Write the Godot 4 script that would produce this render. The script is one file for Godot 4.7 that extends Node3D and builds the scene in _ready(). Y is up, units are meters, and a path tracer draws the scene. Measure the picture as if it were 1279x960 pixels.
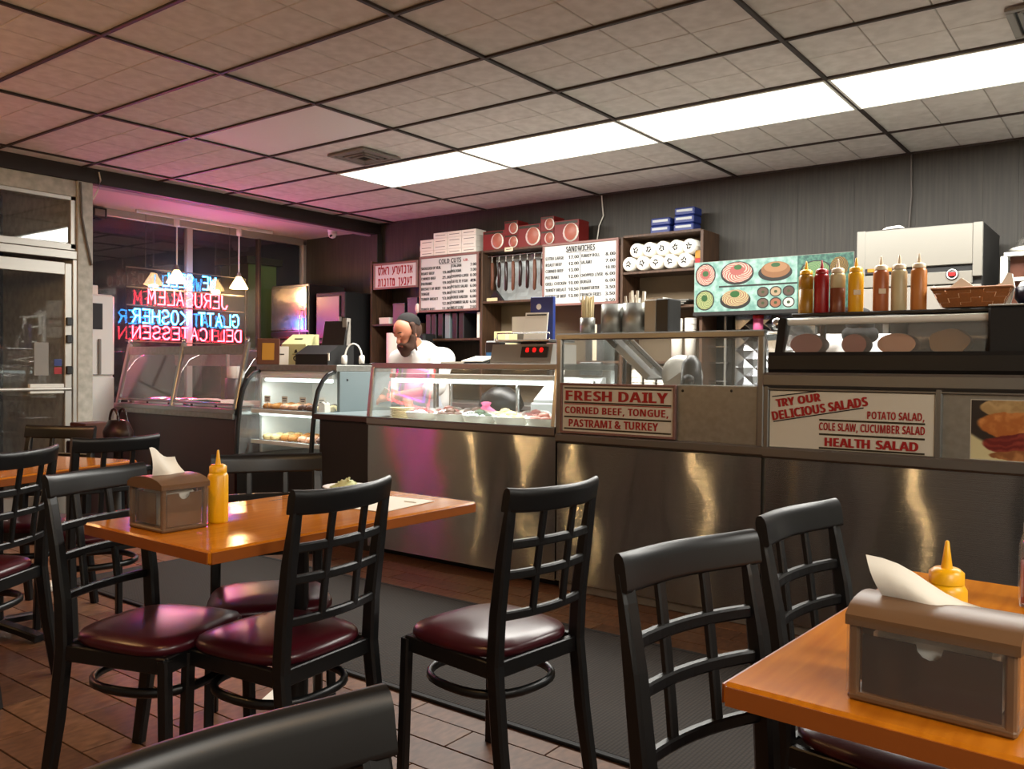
extends Node3D

var M := {}
var used := {}
var rng := RandomNumberGenerator.new()
var bold: SystemFont
var plain_font: SystemFont

# ---------------------------------------------------------------- helpers
func mat(key: String, c: Color, rough := 0.6, metal := 0.0) -> StandardMaterial3D:
	var m := StandardMaterial3D.new()
	m.resource_name = key
	m.albedo_color = c
	m.roughness = rough
	m.metallic = metal
	M[key] = m
	return m

func glow(key: String, c: Color, e: float) -> StandardMaterial3D:
	var m := mat(key, Color(0.05, 0.05, 0.05), 0.5)
	m.emission_enabled = true
	m.emission = c
	m.emission_energy_multiplier = e
	return m

func noise_tex(size: int, freq: float, lo: Color, hi: Color, sx := 1.0, sy := 1.0, sd := 1, oct := 4) -> ImageTexture:
	var n := FastNoiseLite.new()
	n.seed = sd
	n.frequency = freq
	n.fractal_octaves = oct
	n.noise_type = FastNoiseLite.TYPE_SIMPLEX_SMOOTH
	var im := Image.create(size, size, false, Image.FORMAT_RGB8)
	for y in size:
		for x in size:
			var fx := float(x) / size
			var fy := float(y) / size
			var a := n.get_noise_2d(fx * sx * 256.0, fy * sy * 256.0)
			var b := n.get_noise_2d((fx - 1.0) * sx * 256.0, fy * sy * 256.0)
			var v := lerpf(a, b, smoothstep(0.8, 1.0, fx))
			var c1 := n.get_noise_2d(fx * sx * 256.0, (fy - 1.0) * sy * 256.0)
			v = lerpf(v, c1, smoothstep(0.8, 1.0, fy) * (1.0 - smoothstep(0.8, 1.0, fx)))
			im.set_pixel(x, y, lo.lerp(hi, clampf(v * 0.9 + 0.5, 0, 1)))
	return ImageTexture.create_from_image(im)

func tri(m: StandardMaterial3D, tex: Texture2D, scale: Vector3, world := true) -> void:
	m.albedo_texture = tex
	m.uv1_triplanar = true
	m.uv1_world_triplanar = world
	m.uv1_scale = scale

func numbered(called: String) -> String:
	if not used.has(called):
		used[called] = 0
		return called
	used[called] += 1
	return "%s_%03d" % [called, used[called]]

func tag(o: Node3D, label: String, category: String, group := "", kind := "") -> Node3D:
	if label: o.set_meta("label", label)
	if category: o.set_meta("category", category)
	if group: o.set_meta("group", group)
	if kind: o.set_meta("kind", kind)
	return o

func thing(called: String, label: String, category: String, at := Vector3.ZERO, turn := 0.0, group := "") -> Node3D:
	var o := Node3D.new()
	o.name = numbered(called)
	add_child(o)
	o.position = at
	o.rotation.y = turn
	tag(o, label, category, group)
	return o

func structure(called: String, label := "") -> Node3D:
	var o := Node3D.new()
	o.name = called
	add_child(o)
	o.set_meta("kind", "structure")
	if label: o.set_meta("label", label)
	return o

func part(called: String, mesh: Mesh, material: Material, parent: Node, at := Vector3.ZERO) -> MeshInstance3D:
	var o := MeshInstance3D.new()
	o.name = called
	o.mesh = mesh
	o.material_override = null
	for i in mesh.get_surface_count():
		o.set_surface_override_material(i, material)
	parent.add_child(o, true)
	o.position = at
	return o

func st() -> SurfaceTool:
	var s := SurfaceTool.new()
	s.begin(Mesh.PRIMITIVE_TRIANGLES)
	return s

func fin(s: SurfaceTool) -> ArrayMesh:
	s.generate_normals()
	return s.commit()

# a quad a b c d seen from its front anticlockwise; uv u along a->b, v along a->d
func quad(s: SurfaceTool, a: Vector3, b: Vector3, c: Vector3, d: Vector3, smooth := false) -> void:
	s.set_smooth_group(0 if smooth else 0xFFFFFFFF)
	var w := a.distance_to(b)
	var h := a.distance_to(d)
	var vs := [a, c, b, a, d, c]
	var us := [Vector2(0, 0), Vector2(w, h), Vector2(w, 0), Vector2(0, 0), Vector2(0, h), Vector2(w, h)]
	for i in 6:
		s.set_uv(us[i])
		s.add_vertex(vs[i])

func tri3(s: SurfaceTool, a: Vector3, b: Vector3, c: Vector3, smooth := false) -> void:
	s.set_smooth_group(0 if smooth else 0xFFFFFFFF)
	for v: Vector3 in [a, c, b]:
		s.set_uv(Vector2(v.x, v.y))
		s.add_vertex(v)

# chamfered box
func add_box(s: SurfaceTool, c: Vector3, size: Vector3, b := 0.0, t := Transform3D.IDENTITY) -> void:
	var h := size / 2.0
	b = minf(b, minf(h.x, minf(h.y, h.z)) * 0.9)
	var P := func(x: float, y: float, z: float) -> Vector3: return t * (c + Vector3(x, y, z))
	if b <= 0.0:
		quad(s, P.call(-h.x, -h.y, h.z), P.call(h.x, -h.y, h.z), P.call(h.x, h.y, h.z), P.call(-h.x, h.y, h.z))
		quad(s, P.call(h.x, -h.y, -h.z), P.call(-h.x, -h.y, -h.z), P.call(-h.x, h.y, -h.z), P.call(h.x, h.y, -h.z))
		quad(s, P.call(h.x, -h.y, h.z), P.call(h.x, -h.y, -h.z), P.call(h.x, h.y, -h.z), P.call(h.x, h.y, h.z))
		quad(s, P.call(-h.x, -h.y, -h.z), P.call(-h.x, -h.y, h.z), P.call(-h.x, h.y, h.z), P.call(-h.x, h.y, -h.z))
		quad(s, P.call(-h.x, h.y, h.z), P.call(h.x, h.y, h.z), P.call(h.x, h.y, -h.z), P.call(-h.x, h.y, -h.z))
		quad(s, P.call(-h.x, -h.y, -h.z), P.call(h.x, -h.y, -h.z), P.call(h.x, -h.y, h.z), P.call(-h.x, -h.y, h.z))
		return
	var i := h - Vector3(b, b, b)
	for g in [1, -1]:
		var z: float = h.z * g
		if g > 0: quad(s, P.call(-i.x, -i.y, z), P.call(i.x, -i.y, z), P.call(i.x, i.y, z), P.call(-i.x, i.y, z))
		else: quad(s, P.call(i.x, -i.y, z), P.call(-i.x, -i.y, z), P.call(-i.x, i.y, z), P.call(i.x, i.y, z))
		var x: float = h.x * g
		if g > 0: quad(s, P.call(x, -i.y, i.z), P.call(x, -i.y, -i.z), P.call(x, i.y, -i.z), P.call(x, i.y, i.z))
		else: quad(s, P.call(x, -i.y, -i.z), P.call(x, -i.y, i.z), P.call(x, i.y, i.z), P.call(x, i.y, -i.z))
		var y: float = h.y * g
		if g > 0: quad(s, P.call(-i.x, y, i.z), P.call(i.x, y, i.z), P.call(i.x, y, -i.z), P.call(-i.x, y, -i.z))
		else: quad(s, P.call(-i.x, y, -i.z), P.call(i.x, y, -i.z), P.call(i.x, y, i.z), P.call(-i.x, y, i.z))
	for a in [1, -1]:
		for d in [1, -1]:
			var f: bool = a * d > 0
			var q := [P.call(h.x * a, -i.y, i.z * d), P.call(i.x * a, -i.y, h.z * d), P.call(i.x * a, i.y, h.z * d), P.call(h.x * a, i.y, i.z * d)]
			if f: quad(s, q[1], q[0], q[3], q[2])
			else: quad(s, q[0], q[1], q[2], q[3])
			q = [P.call(-i.x, h.y * a, i.z * d), P.call(-i.x, i.y * a, h.z * d), P.call(i.x, i.y * a, h.z * d), P.call(i.x, h.y * a, i.z * d)]
			if f: quad(s, q[1], q[2], q[3], q[0])
			else: quad(s, q[0], q[3], q[2], q[1])
			q = [P.call(h.x * a, i.y * d, -i.z), P.call(i.x * a, h.y * d, -i.z), P.call(i.x * a, h.y * d, i.z), P.call(h.x * a, i.y * d, i.z)]
			if f: quad(s, q[3], q[0], q[1], q[2])
			else: quad(s, q[2], q[1], q[0], q[3])
			for e in [1, -1]:
				var p0: Vector3 = P.call(h.x * a, i.y * d, i.z * e)
				var p1: Vector3 = P.call(i.x * a, h.y * d, i.z * e)
				var p2: Vector3 = P.call(i.x * a, i.y * d, h.z * e)
				if a * d * e > 0: tri3(s, p0, p1, p2)
				else: tri3(s, p0, p2, p1)

func box(size: Vector3, b := 0.0, c := Vector3.ZERO) -> ArrayMesh:
	var s := st()
	add_box(s, c, size, b)
	return fin(s)

# box from min to max corner
func span(a: Vector3, b: Vector3, bev := 0.0) -> ArrayMesh:
	return box((b - a).abs(), bev, (a + b) / 2.0)

func pbox(called: String, a: Vector3, b: Vector3, m: Material, parent: Node, bev := 0.003) -> MeshInstance3D:
	return part(called, box((b - a).abs(), bev), m, parent, (a + b) / 2.0)

# sweep of a w x h section (or round when sides given) along points
func add_tube(s: SurfaceTool, pts: Array, r: Variant, sides := 8, closed := false, flat := 1.0, up := Vector3.UP) -> void:
	var n := pts.size()
	var rings := []
	for i in n:
		var p: Vector3 = pts[i]
		var a: Vector3 = pts[(i - 1 + n) % n] if closed or i > 0 else p
		var c: Vector3 = pts[(i + 1) % n] if closed or i < n - 1 else p
		var d := (c - a).normalized()
		var u := up
		if absf(d.dot(u)) > 0.95: u = Vector3.FORWARD if absf(d.z) < 0.9 else Vector3.RIGHT
		var side := d.cross(u).normalized()
		var nn := side.cross(d).normalized()
		var rr: float = r[i] if r is Array else r
		var ring := []
		for k in sides:
			var an := TAU * (k + 0.5) / sides
			ring.append(p + side * cos(an) * rr + nn * sin(an) * rr * flat)
		rings.append(ring)
	for i in (n if closed else n - 1):
		var A: Array = rings[i]
		var B: Array = rings[(i + 1) % n]
		for k in sides:
			var k2 := (k + 1) % sides
			quad(s, A[k], A[k2], B[k2], B[k], sides > 5)
	if not closed:
		for k in range(1, sides - 1):
			tri3(s, rings[0][0], rings[0][k + 1], rings[0][k])
			tri3(s, rings[n - 1][0], rings[n - 1][k], rings[n - 1][k + 1])

func tube(pts: Array, r: Variant, sides := 8, closed := false, flat := 1.0) -> ArrayMesh:
	var s := st()
	add_tube(s, pts, r, sides, closed, flat)
	return fin(s)

# rectangular bar swept along points: half widths along given side vector and its normal
func bar(pts: Array, side: Vector3, hw: float, deep: Variant) -> ArrayMesh:
	var s := st()
	var rings := []
	var n := pts.size()
	for i in n:
		var a: Vector3 = pts[maxi(i - 1, 0)]
		var c: Vector3 = pts[mini(i + 1, n - 1)]
		var d := (c - a).normalized()
		var sd := (side - d * side.dot(d)).normalized()
		var nn := sd.cross(d).normalized()
		var p: Vector3 = pts[i]
		var hh: float = deep[i] if deep is Array else deep
		var e := 0.35
		var ring := []
		for q in [[1, -1 + e], [1, 1 - e], [1 - e, 1], [-1 + e, 1], [-1, 1 - e], [-1, -1 + e], [-1 + e, -1], [1 - e, -1]]:
			ring.append(p + sd * hw * q[0] + nn * hh * q[1])
		rings.append(ring)
	for i in n - 1:
		for k in 8:
			quad(s, rings[i][(k + 1) % 8], rings[i][k], rings[i + 1][k], rings[i + 1][(k + 1) % 8])
	for k in range(1, 7):
		tri3(s, rings[0][0], rings[0][k], rings[0][k + 1])
		tri3(s, rings[n - 1][0], rings[n - 1][k + 1], rings[n - 1][k])
	return fin(s)

func add_lathe(s: SurfaceTool, prof: Array, segs := 16, t := Transform3D.IDENTITY, sx := 1.0, sz := 1.0) -> void:
	for i in prof.size() - 1:
		var a: Vector2 = prof[i]
		var b: Vector2 = prof[i + 1]
		for k in segs:
			var t0 := TAU * k / segs
			var t1 := TAU * (k + 1) / segs
			var p := func(v: Vector2, an: float) -> Vector3: return t * Vector3(cos(an) * v.x * sx, v.y, -sin(an) * v.x * sz)
			if a.x < 1e-5: tri3(s, p.call(a, t0), p.call(b, t1), p.call(b, t0), true)
			elif b.x < 1e-5: tri3(s, p.call(a, t0), p.call(a, t1), p.call(b, t0), true)
			else: quad(s, p.call(a, t0), p.call(a, t1), p.call(b, t1), p.call(b, t0), true)

func lathe(prof: Array, segs := 16, sx := 1.0, sz := 1.0) -> ArrayMesh:
	var s := st()
	add_lathe(s, prof, segs, Transform3D.IDENTITY, sx, sz)
	return fin(s)

# polygon in xy extruded along z by depth (centred)
func add_prism(s: SurfaceTool, poly: PackedVector2Array, depth: float, t := Transform3D.IDENTITY) -> void:
	if Geometry2D.is_polygon_clockwise(poly): poly.reverse()
	var ix := Geometry2D.triangulate_polygon(poly)
	var h := depth / 2.0
	var n := poly.size()
	for i in range(0, ix.size(), 3):
		var a := poly[ix[i]]
		var b := poly[ix[i + 1]]
		var c := poly[ix[i + 2]]
		if (b - a).cross(c - a) < 0:
			var q := b
			b = c
			c = q
		tri3(s, t * Vector3(a.x, a.y, h), t * Vector3(b.x, b.y, h), t * Vector3(c.x, c.y, h))
		tri3(s, t * Vector3(a.x, a.y, -h), t * Vector3(c.x, c.y, -h), t * Vector3(b.x, b.y, -h))
	for i in n:
		var a := poly[i]
		var b := poly[(i + 1) % n]
		quad(s, t * Vector3(a.x, a.y, -h), t * Vector3(b.x, b.y, -h), t * Vector3(b.x, b.y, h), t * Vector3(a.x, a.y, h))

func prism(poly: Array, depth: float, t := Transform3D.IDENTITY) -> ArrayMesh:
	var s := st()
	add_prism(s, PackedVector2Array(poly), depth, t)
	return fin(s)

func lettering(parent: Node, txt: String, m: Material, centre: Vector3, w: float, h: float, turn := Vector3.ZERO, f: Font = null, step := 2.0, called := "lettering", depth := 0.002, heavy := false) -> void:
	var tm := TextMesh.new()
	tm.text = txt
	tm.font = f if f else bold
	tm.font_size = 16
	tm.pixel_size = 0.01
	tm.depth = depth
	tm.curve_step = step
	var bb := tm.get_aabb()
	if bb.size.x < 1e-4: return
	var o := MeshInstance3D.new()
	o.name = called
	o.mesh = tm
	tm.material = m
	parent.add_child(o, true)
	var sc := Vector3(w / bb.size.x, h / bb.size.y, 1)
	var B := Basis.from_euler(turn) * Basis.from_scale(sc)
	o.transform = Transform3D(B, centre - B * (bb.position + bb.size / 2.0))
	if heavy:
		# poster weight: strokes widened by a second pass of the same letters
		o.position.x -= 0.0016
		var o2 := o.duplicate()
		parent.add_child(o2, true)
		o2.position.x += 0.0032

func dup(o: Node3D, at: Vector3, turn: float, label := "", group := "") -> Node3D:
	var base := String(o.name)
	var c := o.duplicate()
	c.name = numbered(base)
	add_child(c)
	c.position = at
	c.rotation.y = turn
	if label: c.set_meta("label", label)
	if group: c.set_meta("group", group)
	return c

func area(called: String, at: Vector3, aim: Vector3, size: Vector2, c: Color, e: float) -> void:
	var l := AreaLight3D.new()
	l.name = called
	l.area_size = size
	l.light_color = c
	l.light_energy = e
	l.shadow_enabled = true
	l.area_range = 20.0
	add_child(l)
	l.position = at
	var up := Vector3.UP if absf(aim.normalized().y) < 0.9 else Vector3.FORWARD
	l.look_at_from_position(at, at + aim, up)

func omni(called: String, at: Vector3, c: Color, e: float, size := 0.03) -> void:
	var l := OmniLight3D.new()
	l.name = called
	l.light_color = c
	l.light_energy = e
	l.light_size = size
	l.omni_range = 20.0
	l.omni_attenuation = 2.0
	l.shadow_enabled = true
	add_child(l)
	l.position = at

# ------------------------------------------------ surface nets of smooth bone capsules
# bones: [a, b, ra, rb]
func body_mesh(bones: Array, cell: float, k: float) -> ArrayMesh:
	var lo := Vector3(1e9, 1e9, 1e9)
	var hi := -lo
	for b in bones:
		var r: float = maxf(b[2], b[3]) + cell * 3.0
		for p: Vector3 in [b[0], b[1]]:
			lo = lo.min(p - Vector3(r, r, r))
			hi = hi.max(p + Vector3(r, r, r))
	var nx := int(ceil((hi.x - lo.x) / cell)) + 1
	var ny := int(ceil((hi.y - lo.y) / cell)) + 1
	var nz := int(ceil((hi.z - lo.z) / cell)) + 1
	var F := PackedFloat32Array()
	F.resize(nx * ny * nz)
	for b in bones:
		var A: Vector3 = b[0]
		var B: Vector3 = b[1]
		var ra: float = b[2]
		var rb: float = b[3]
		var r := maxf(ra, rb) + maxf(4.0 / k, cell * 2.5)
		var mn := (A.min(B) - Vector3(r, r, r) - lo) / cell
		var mx := (A.max(B) + Vector3(r, r, r) - lo) / cell
		var ab := B - A
		var l2 := maxf(ab.length_squared(), 1e-9)
		for z in range(maxi(0, int(mn.z)), mini(nz, int(mx.z) + 2)):
			for y in range(maxi(0, int(mn.y)), mini(ny, int(mx.y) + 2)):
				for x in range(maxi(0, int(mn.x)), mini(nx, int(mx.x) + 2)):
					var p := lo + Vector3(x, y, z) * cell
					var t := clampf((p - A).dot(ab) / l2, 0, 1)
					var d := p.distance_to(A + ab * t) - lerpf(ra, rb, t)
					if d < 0.2: F[(z * ny + y) * nx + x] += exp(-k * d)
	var V := PackedVector3Array()
	var N := PackedVector3Array()
	var I := PackedInt32Array()
	var idx := {}
	for z in nz - 1:
		for y in ny - 1:
			var row := (z * ny + y) * nx
			for x in nx - 1:
				var c0 := row + x
				var inside := 0
				for q in 8:
					if F[c0 + (q & 1) + ((q >> 1) & 1) * nx + ((q >> 2) & 1) * nx * ny] >= 1.0: inside += 1
				if inside == 0 or inside == 8: continue
				var sum := Vector3.ZERO
				var cnt := 0
				var g := Vector3.ZERO
				var val := []
				for q in 8:
					var f := maxf(F[c0 + (q & 1) + ((q >> 1) & 1) * nx + ((q >> 2) & 1) * nx * ny], 1e-9)
					var d := -log(f) / k
					val.append(d)
					g += Vector3((q & 1) * 2 - 1, ((q >> 1) & 1) * 2 - 1, ((q >> 2) & 1) * 2 - 1) * clampf(d, -0.1, 0.1)
				for q in 8:
					for ax in 3:
						if (q >> ax) & 1: continue
						var q2: int = q | (1 << ax)
						var da: float = val[q]
						var db: float = val[q2]
						if (da < 0) != (db < 0):
							var tt := da / (da - db)
							var pa := Vector3(q & 1, (q >> 1) & 1, (q >> 2) & 1)
							var pb := Vector3(q2 & 1, (q2 >> 1) & 1, (q2 >> 2) & 1)
							sum += pa.lerp(pb, tt)
							cnt += 1
				idx[c0] = V.size()
				V.append(lo + (Vector3(x, y, z) + sum / maxf(cnt, 1)) * cell)
				N.append(g.normalized())
	var stride := [1, nx, nx * ny]
	for c0: int in idx:
		var inside0 := F[c0] >= 1.0
		for ax in 3:
			var c1: int = c0 + stride[ax]
			if (F[c1] >= 1.0) == inside0: continue
			var u: int = stride[(ax + 1) % 3]
			var w: int = stride[(ax + 2) % 3]
			if not (idx.has(c0 - u) and idx.has(c0 - w) and idx.has(c0 - u - w)): continue
			var a: int = idx[c0]
			var b: int = idx[c0 - u]
			var c: int = idx[c0 - u - w]
			var d: int = idx[c0 - w]
			if inside0: I.append_array([a, c, b, a, d, c])
			else: I.append_array([a, b, c, a, c, d])
	var arr := []
	arr.resize(Mesh.ARRAY_MAX)
	arr[Mesh.ARRAY_VERTEX] = V
	arr[Mesh.ARRAY_NORMAL] = N
	arr[Mesh.ARRAY_INDEX] = I
	var am := ArrayMesh.new()
	am.add_surface_from_arrays(Mesh.PRIMITIVE_TRIANGLES, arr)
	return am

func _ready() -> void:
	rng.seed = 7
	var cam := Camera3D.new()
	cam.name = "camera"
	add_child(cam)
	cam.position = Vector3(5.022, 1.2, 5.017)
	cam.rotation_degrees = Vector3(-1.054, 37.01, 0.529)
	cam.fov = 48.38
	cam.near = 0.05
	cam.current = true
	var we := WorldEnvironment.new()
	we.name = "surroundings"
	var env := Environment.new()
	env.background_mode = Environment.BG_COLOR
	env.background_color = Color(0.03, 0.03, 0.045)
	env.tonemap_mode = Environment.TONE_MAPPER_LINEAR
	env.tonemap_exposure = 1.0
	env.sdfgi_enabled = true
	env.ssao_enabled = true
	env.ssil_enabled = true
	we.environment = env
	add_child(we)
	# fluorescent ceiling panels over the counter
	for k in 5:
		area("ceiling_panel_light", Vector3(0.61 + 1.22 * k, 2.655, 0.305), Vector3.DOWN, Vector2(1.16, 0.55), Color(1.0, 0.99, 0.96), 6.6)
	# the same kind of panel further back in the dining room, behind the camera
	area("dining_panel_light", Vector3(6.71, 2.655, 5.795), Vector3.DOWN, Vector2(1.16, 0.55), Color(1.0, 0.99, 0.96), 8.5)
	area("dining_panel_light", Vector3(6.71, 2.655, 3.355), Vector3.DOWN, Vector2(1.16, 0.55), Color(1.0, 0.99, 0.96), 6.0)
	bold = SystemFont.new()
	bold.font_names = PackedStringArray(["Droid Sans"])
	bold.font_weight = 700
	plain_font = SystemFont.new()
	plain_font.font_names = PackedStringArray(["Droid Sans"])
	make_materials()
	build_room()
	build_window_bay()
	build_counter()
	build_back_wall()
	build_people()
	build_dining()

func make_materials() -> void:
	var m: StandardMaterial3D
	m = mat("ceiling_tile", Color(0.85, 0.83, 0.80), 0.95)
	tri(m, noise_tex(256, 0.06, Color(0.93, 0.925, 0.92), Color(1, 1, 1), 1, 1, 3), Vector3(0.7, 0.7, 0.7))
	mat("ceiling_plain", Color(0.88, 0.86, 0.84), 0.7)
	mat("grid_bar", Color(0.20, 0.16, 0.14), 0.6)
	mat("panel_board", Color(0.8, 0.8, 0.8), 0.55)
	tri(M.panel_board, noise_tex(256, 0.05, Color(0.20, 0.182, 0.152), Color(0.275, 0.252, 0.214), 3.0, 0.12, 5), Vector3(1.1, 1.1, 1.1))
	mat("beam_paint", Color(0.16, 0.13, 0.12), 0.6)
	mat("soffit_paint", Color(0.74, 0.68, 0.64), 0.8)
	mat("plaster", Color(0.76, 0.75, 0.71), 0.85)
	tri(M.plaster, noise_tex(128, 0.03, Color(0.85, 0.85, 0.84), Color(1, 1, 1), 1, 1, 9), Vector3(1.5, 1.5, 1.5))
	mat("dim_wall", Color(0.60, 0.60, 0.575), 0.9)
	mat("alu", Color(0.72, 0.71, 0.68), 0.42, 0.55)
	mat("white_metal", Color(0.86, 0.86, 0.83), 0.4)
	mat("grout", Color(0.10, 0.075, 0.06), 0.95)
	var tones := [Color(0.42, 0.285, 0.20), Color(0.455, 0.31, 0.215), Color(0.39, 0.26, 0.185), Color(0.48, 0.335, 0.235)]
	var mottled := noise_tex(256, 0.05, Color(0.76, 0.74, 0.72), Color(1, 1, 1), 2.0, 0.8, 21)
	for i in 4:
		m = mat("tile_%d" % i, tones[i], 0.42)
		m.metallic_specular = 0.35
		tri(m, mottled, Vector3(1.3, 1.3, 1.3))
		m.uv1_offset = Vector3(i * 0.31, 0, i * 0.17)
	m = mat("rug", Color(0.175, 0.14, 0.11), 0.95)
	var ri := Image.create(64, 64, false, Image.FORMAT_RGB8)
	for y in 64:
		for x in 64:
			var rib := 0.55 + 0.45 * absf(sin(PI * x / 8.0)) * (0.7 + 0.3 * absf(sin(PI * (y + (4 if int(x / 8.0) % 2 else 0)) / 8.0)))
			ri.set_pixel(x, y, Color(rib, rib, rib))
	tri(m, ImageTexture.create_from_image(ri), Vector3(9, 9, 9))
	m.heightmap_enabled = true
	m.heightmap_texture = m.albedo_texture
	m.heightmap_scale = 0.3
	mat("rug_edge", Color(0.055, 0.05, 0.047), 0.8)
	# metals
	m = mat("steel", Color(0.66, 0.69, 0.715), 0.12, 1.0)
	m.anisotropy_enabled = true
	m.anisotropy = -1.0
	# brushed: every fine horizontal scratch tilts up or down
	var sr := RandomNumberGenerator.new()
	sr.seed = 99
	var si := Image.create(8, 1024, false, Image.FORMAT_RGB8)
	for sy in 1024:
		var ty := clampf(sr.randfn(0.0, 0.19), -0.5, 0.5)
		var nv := Vector3(sr.randfn(0.0, 0.002), ty, 1.0).normalized()
		for sx in 8: si.set_pixel(sx, sy, Color(nv.x * 0.5 + 0.5, nv.y * 0.5 + 0.5, nv.z * 0.5 + 0.5))
	m.normal_enabled = true
	m.normal_texture = ImageTexture.create_from_image(si)
	m.uv1_scale = Vector3(1, 24, 1)
	m = mat("steel_trim", Color(0.60, 0.60, 0.59), 0.28, 1.0)
	m = mat("steel_dull", Color(0.60, 0.60, 0.58), 0.45, 0.85)
	tri(m, noise_tex(128, 0.04, Color(0.92, 0.92, 0.91), Color(1, 1, 1), 1, 1, 31), Vector3(2, 2, 2))
	mat("chrome", Color(0.8, 0.8, 0.8), 0.12, 1.0)
	mat("mirror_steel", Color(0.72, 0.70, 0.71), 0.22, 1.0)
	mat("satin_steel", Color(0.56, 0.55, 0.52), 0.42, 0.6)
	mat("black", Color(0.045, 0.045, 0.048), 0.4)
	mat("black_matte", Color(0.05, 0.048, 0.047), 0.7)
	m = mat("chair_black", Color(0.04, 0.042, 0.045), 0.38)
	m = mat("vinyl", Color(0.24, 0.045, 0.085), 0.30)
	m.heightmap_enabled = true
	m.heightmap_texture = noise_tex(128, 0.2, Color(0.3, 0.3, 0.3), Color(0.7, 0.7, 0.7), 1, 1, 41)
	m.uv1_triplanar = true
	m.uv1_scale = Vector3(5, 5, 5)
	m.heightmap_scale = 0.02
	m = mat("table_wood", Color(1, 1, 1), 0.15)
	m.metallic_specular = 0.3
	tri(m, noise_tex(256, 0.05, Color(0.67, 0.385, 0.07), Color(0.75, 0.455, 0.10), 2.4, 0.2, 51), Vector3(1.3, 1.3, 1.3))
	mat("table_edge", Color(0.55, 0.29, 0.10), 0.3)
	mat("laminate_dark", Color(0.235, 0.135, 0.125), 0.4)
	mat("laminate_black", Color(0.085, 0.08, 0.078), 0.5)
	mat("shelf_wood", Color(0.9, 0.9, 0.9), 0.55)
	tri(M.shelf_wood, noise_tex(128, 0.05, Color(0.24, 0.16, 0.10), Color(0.36, 0.25, 0.165), 2.0, 0.2, 61), Vector3(1.5, 1.5, 1.5))
	mat("shelf_back", Color(0.42, 0.36, 0.28), 0.8)
	mat("grey_panel", Color(0.42, 0.47, 0.48), 0.5)
	mat("white", Color(0.88, 0.87, 0.84), 0.6)
	mat("paper", Color(0.90, 0.88, 0.83), 0.8)
	m = mat("napkin", Color(0.92, 0.90, 0.85), 0.9)
	m.backlight_enabled = true
	m.backlight = Color(0.3, 0.3, 0.28)
	mat("sign_white", Color(0.80, 0.78, 0.72), 0.4)
	mat("menu_white", Color(0.74, 0.74, 0.72), 0.5)
	mat("menu_frame", Color(0.48, 0.34, 0.31), 0.5)
	mat("ink", Color(0.06, 0.05, 0.06), 0.6)
	mat("sign_red", Color(0.60, 0.04, 0.055), 0.5)
	mat("sign_olive", Color(0.14, 0.12, 0.04), 0.5)
	mat("dispenser_tan", Color(0.40, 0.29, 0.19), 0.4)
	mat("dispenser_card", Color(0.17, 0.12, 0.095), 0.6)
	m = mat("clear_plastic", Color(0.75, 0.72, 0.68, 0.035), 0.06)
	m.transparency = BaseMaterial3D.TRANSPARENCY_ALPHA
	m = mat("glass", Color(0.9, 0.95, 0.93, 0.05), 0.03)
	m.transparency = BaseMaterial3D.TRANSPARENCY_ALPHA
	m = mat("window_glass", Color(0.5, 0.5, 0.5, 0.06), 0.02)
	m.transparency = BaseMaterial3D.TRANSPARENCY_ALPHA
	mat("mustard", Color(0.90, 0.66, 0.03), 0.35)
	mat("mustard_dull", Color(0.62, 0.44, 0.06), 0.35)
	mat("ketchup", Color(0.58, 0.03, 0.04), 0.35)
	mat("sauce_peach", Color(0.68, 0.38, 0.20), 0.35)
	mat("sauce_brown", Color(0.48, 0.25, 0.14), 0.35)
	mat("sauce_pale", Color(0.78, 0.72, 0.56), 0.35)
	mat("sauce_amber", Color(0.74, 0.46, 0.20), 0.35)
	mat("cap_cream", Color(0.85, 0.77, 0.65), 0.45)
	mat("basket", Color(0.9, 0.9, 0.9), 0.75)
	tri(M.basket, noise_tex(64, 0.12, Color(0.50, 0.29, 0.13), Color(0.70, 0.45, 0.22), 1, 3, 71), Vector3(8, 8, 8))
	mat("meat_pink", Color(0.60, 0.34, 0.27), 0.45)
	mat("meat_tan", Color(0.76, 0.55, 0.42), 0.45)
	mat("meat_rind", Color(0.36, 0.20, 0.12), 0.6)
	mat("meat_turkey", Color(0.55, 0.40, 0.23), 0.55)
	mat("food_red", Color(0.42, 0.09, 0.05), 0.5)
	mat("food_brown", Color(0.30, 0.15, 0.07), 0.6)
	mat("food_green", Color(0.10, 0.22, 0.06), 0.6)
	mat("food_cream", Color(0.82, 0.72, 0.50), 0.7)
	mat("bread", Color(0.66, 0.42, 0.16), 0.7)
	mat("slaw", Color(0.80, 0.82, 0.62), 0.7)
	mat("pink_bag", Color(0.80, 0.35, 0.52), 0.4)
	mat("box_red", Color(0.42, 0.07, 0.05), 0.5)
	mat("box_blue", Color(0.10, 0.17, 0.42), 0.45)
	mat("cream_box", Color(0.78, 0.77, 0.56), 0.6)
	mat("frame_wood", Color(0.30, 0.14, 0.06), 0.5)
	mat("frame_gold", Color(0.62, 0.42, 0.12), 0.4)
	mat("screen_blue", Color(0.12, 0.45, 0.70), 0.3)
	mat("grey_plastic", Color(0.50, 0.48, 0.45), 0.5)
	mat("grey_light", Color(0.66, 0.68, 0.68), 0.5)
	mat("navy", Color(0.06, 0.06, 0.18), 0.4)
	mat("skin", Color(0.72, 0.46, 0.35), 0.55)
	mat("beard", Color(0.25, 0.15, 0.10), 0.9)
	mat("hair", Color(0.06, 0.045, 0.04), 0.9)
	mat("shirt", Color(0.88, 0.87, 0.86), 0.8)
	mat("apron", Color(0.76, 0.80, 0.86), 0.8)
	mat("trousers", Color(0.04, 0.04, 0.05), 0.8)
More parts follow.
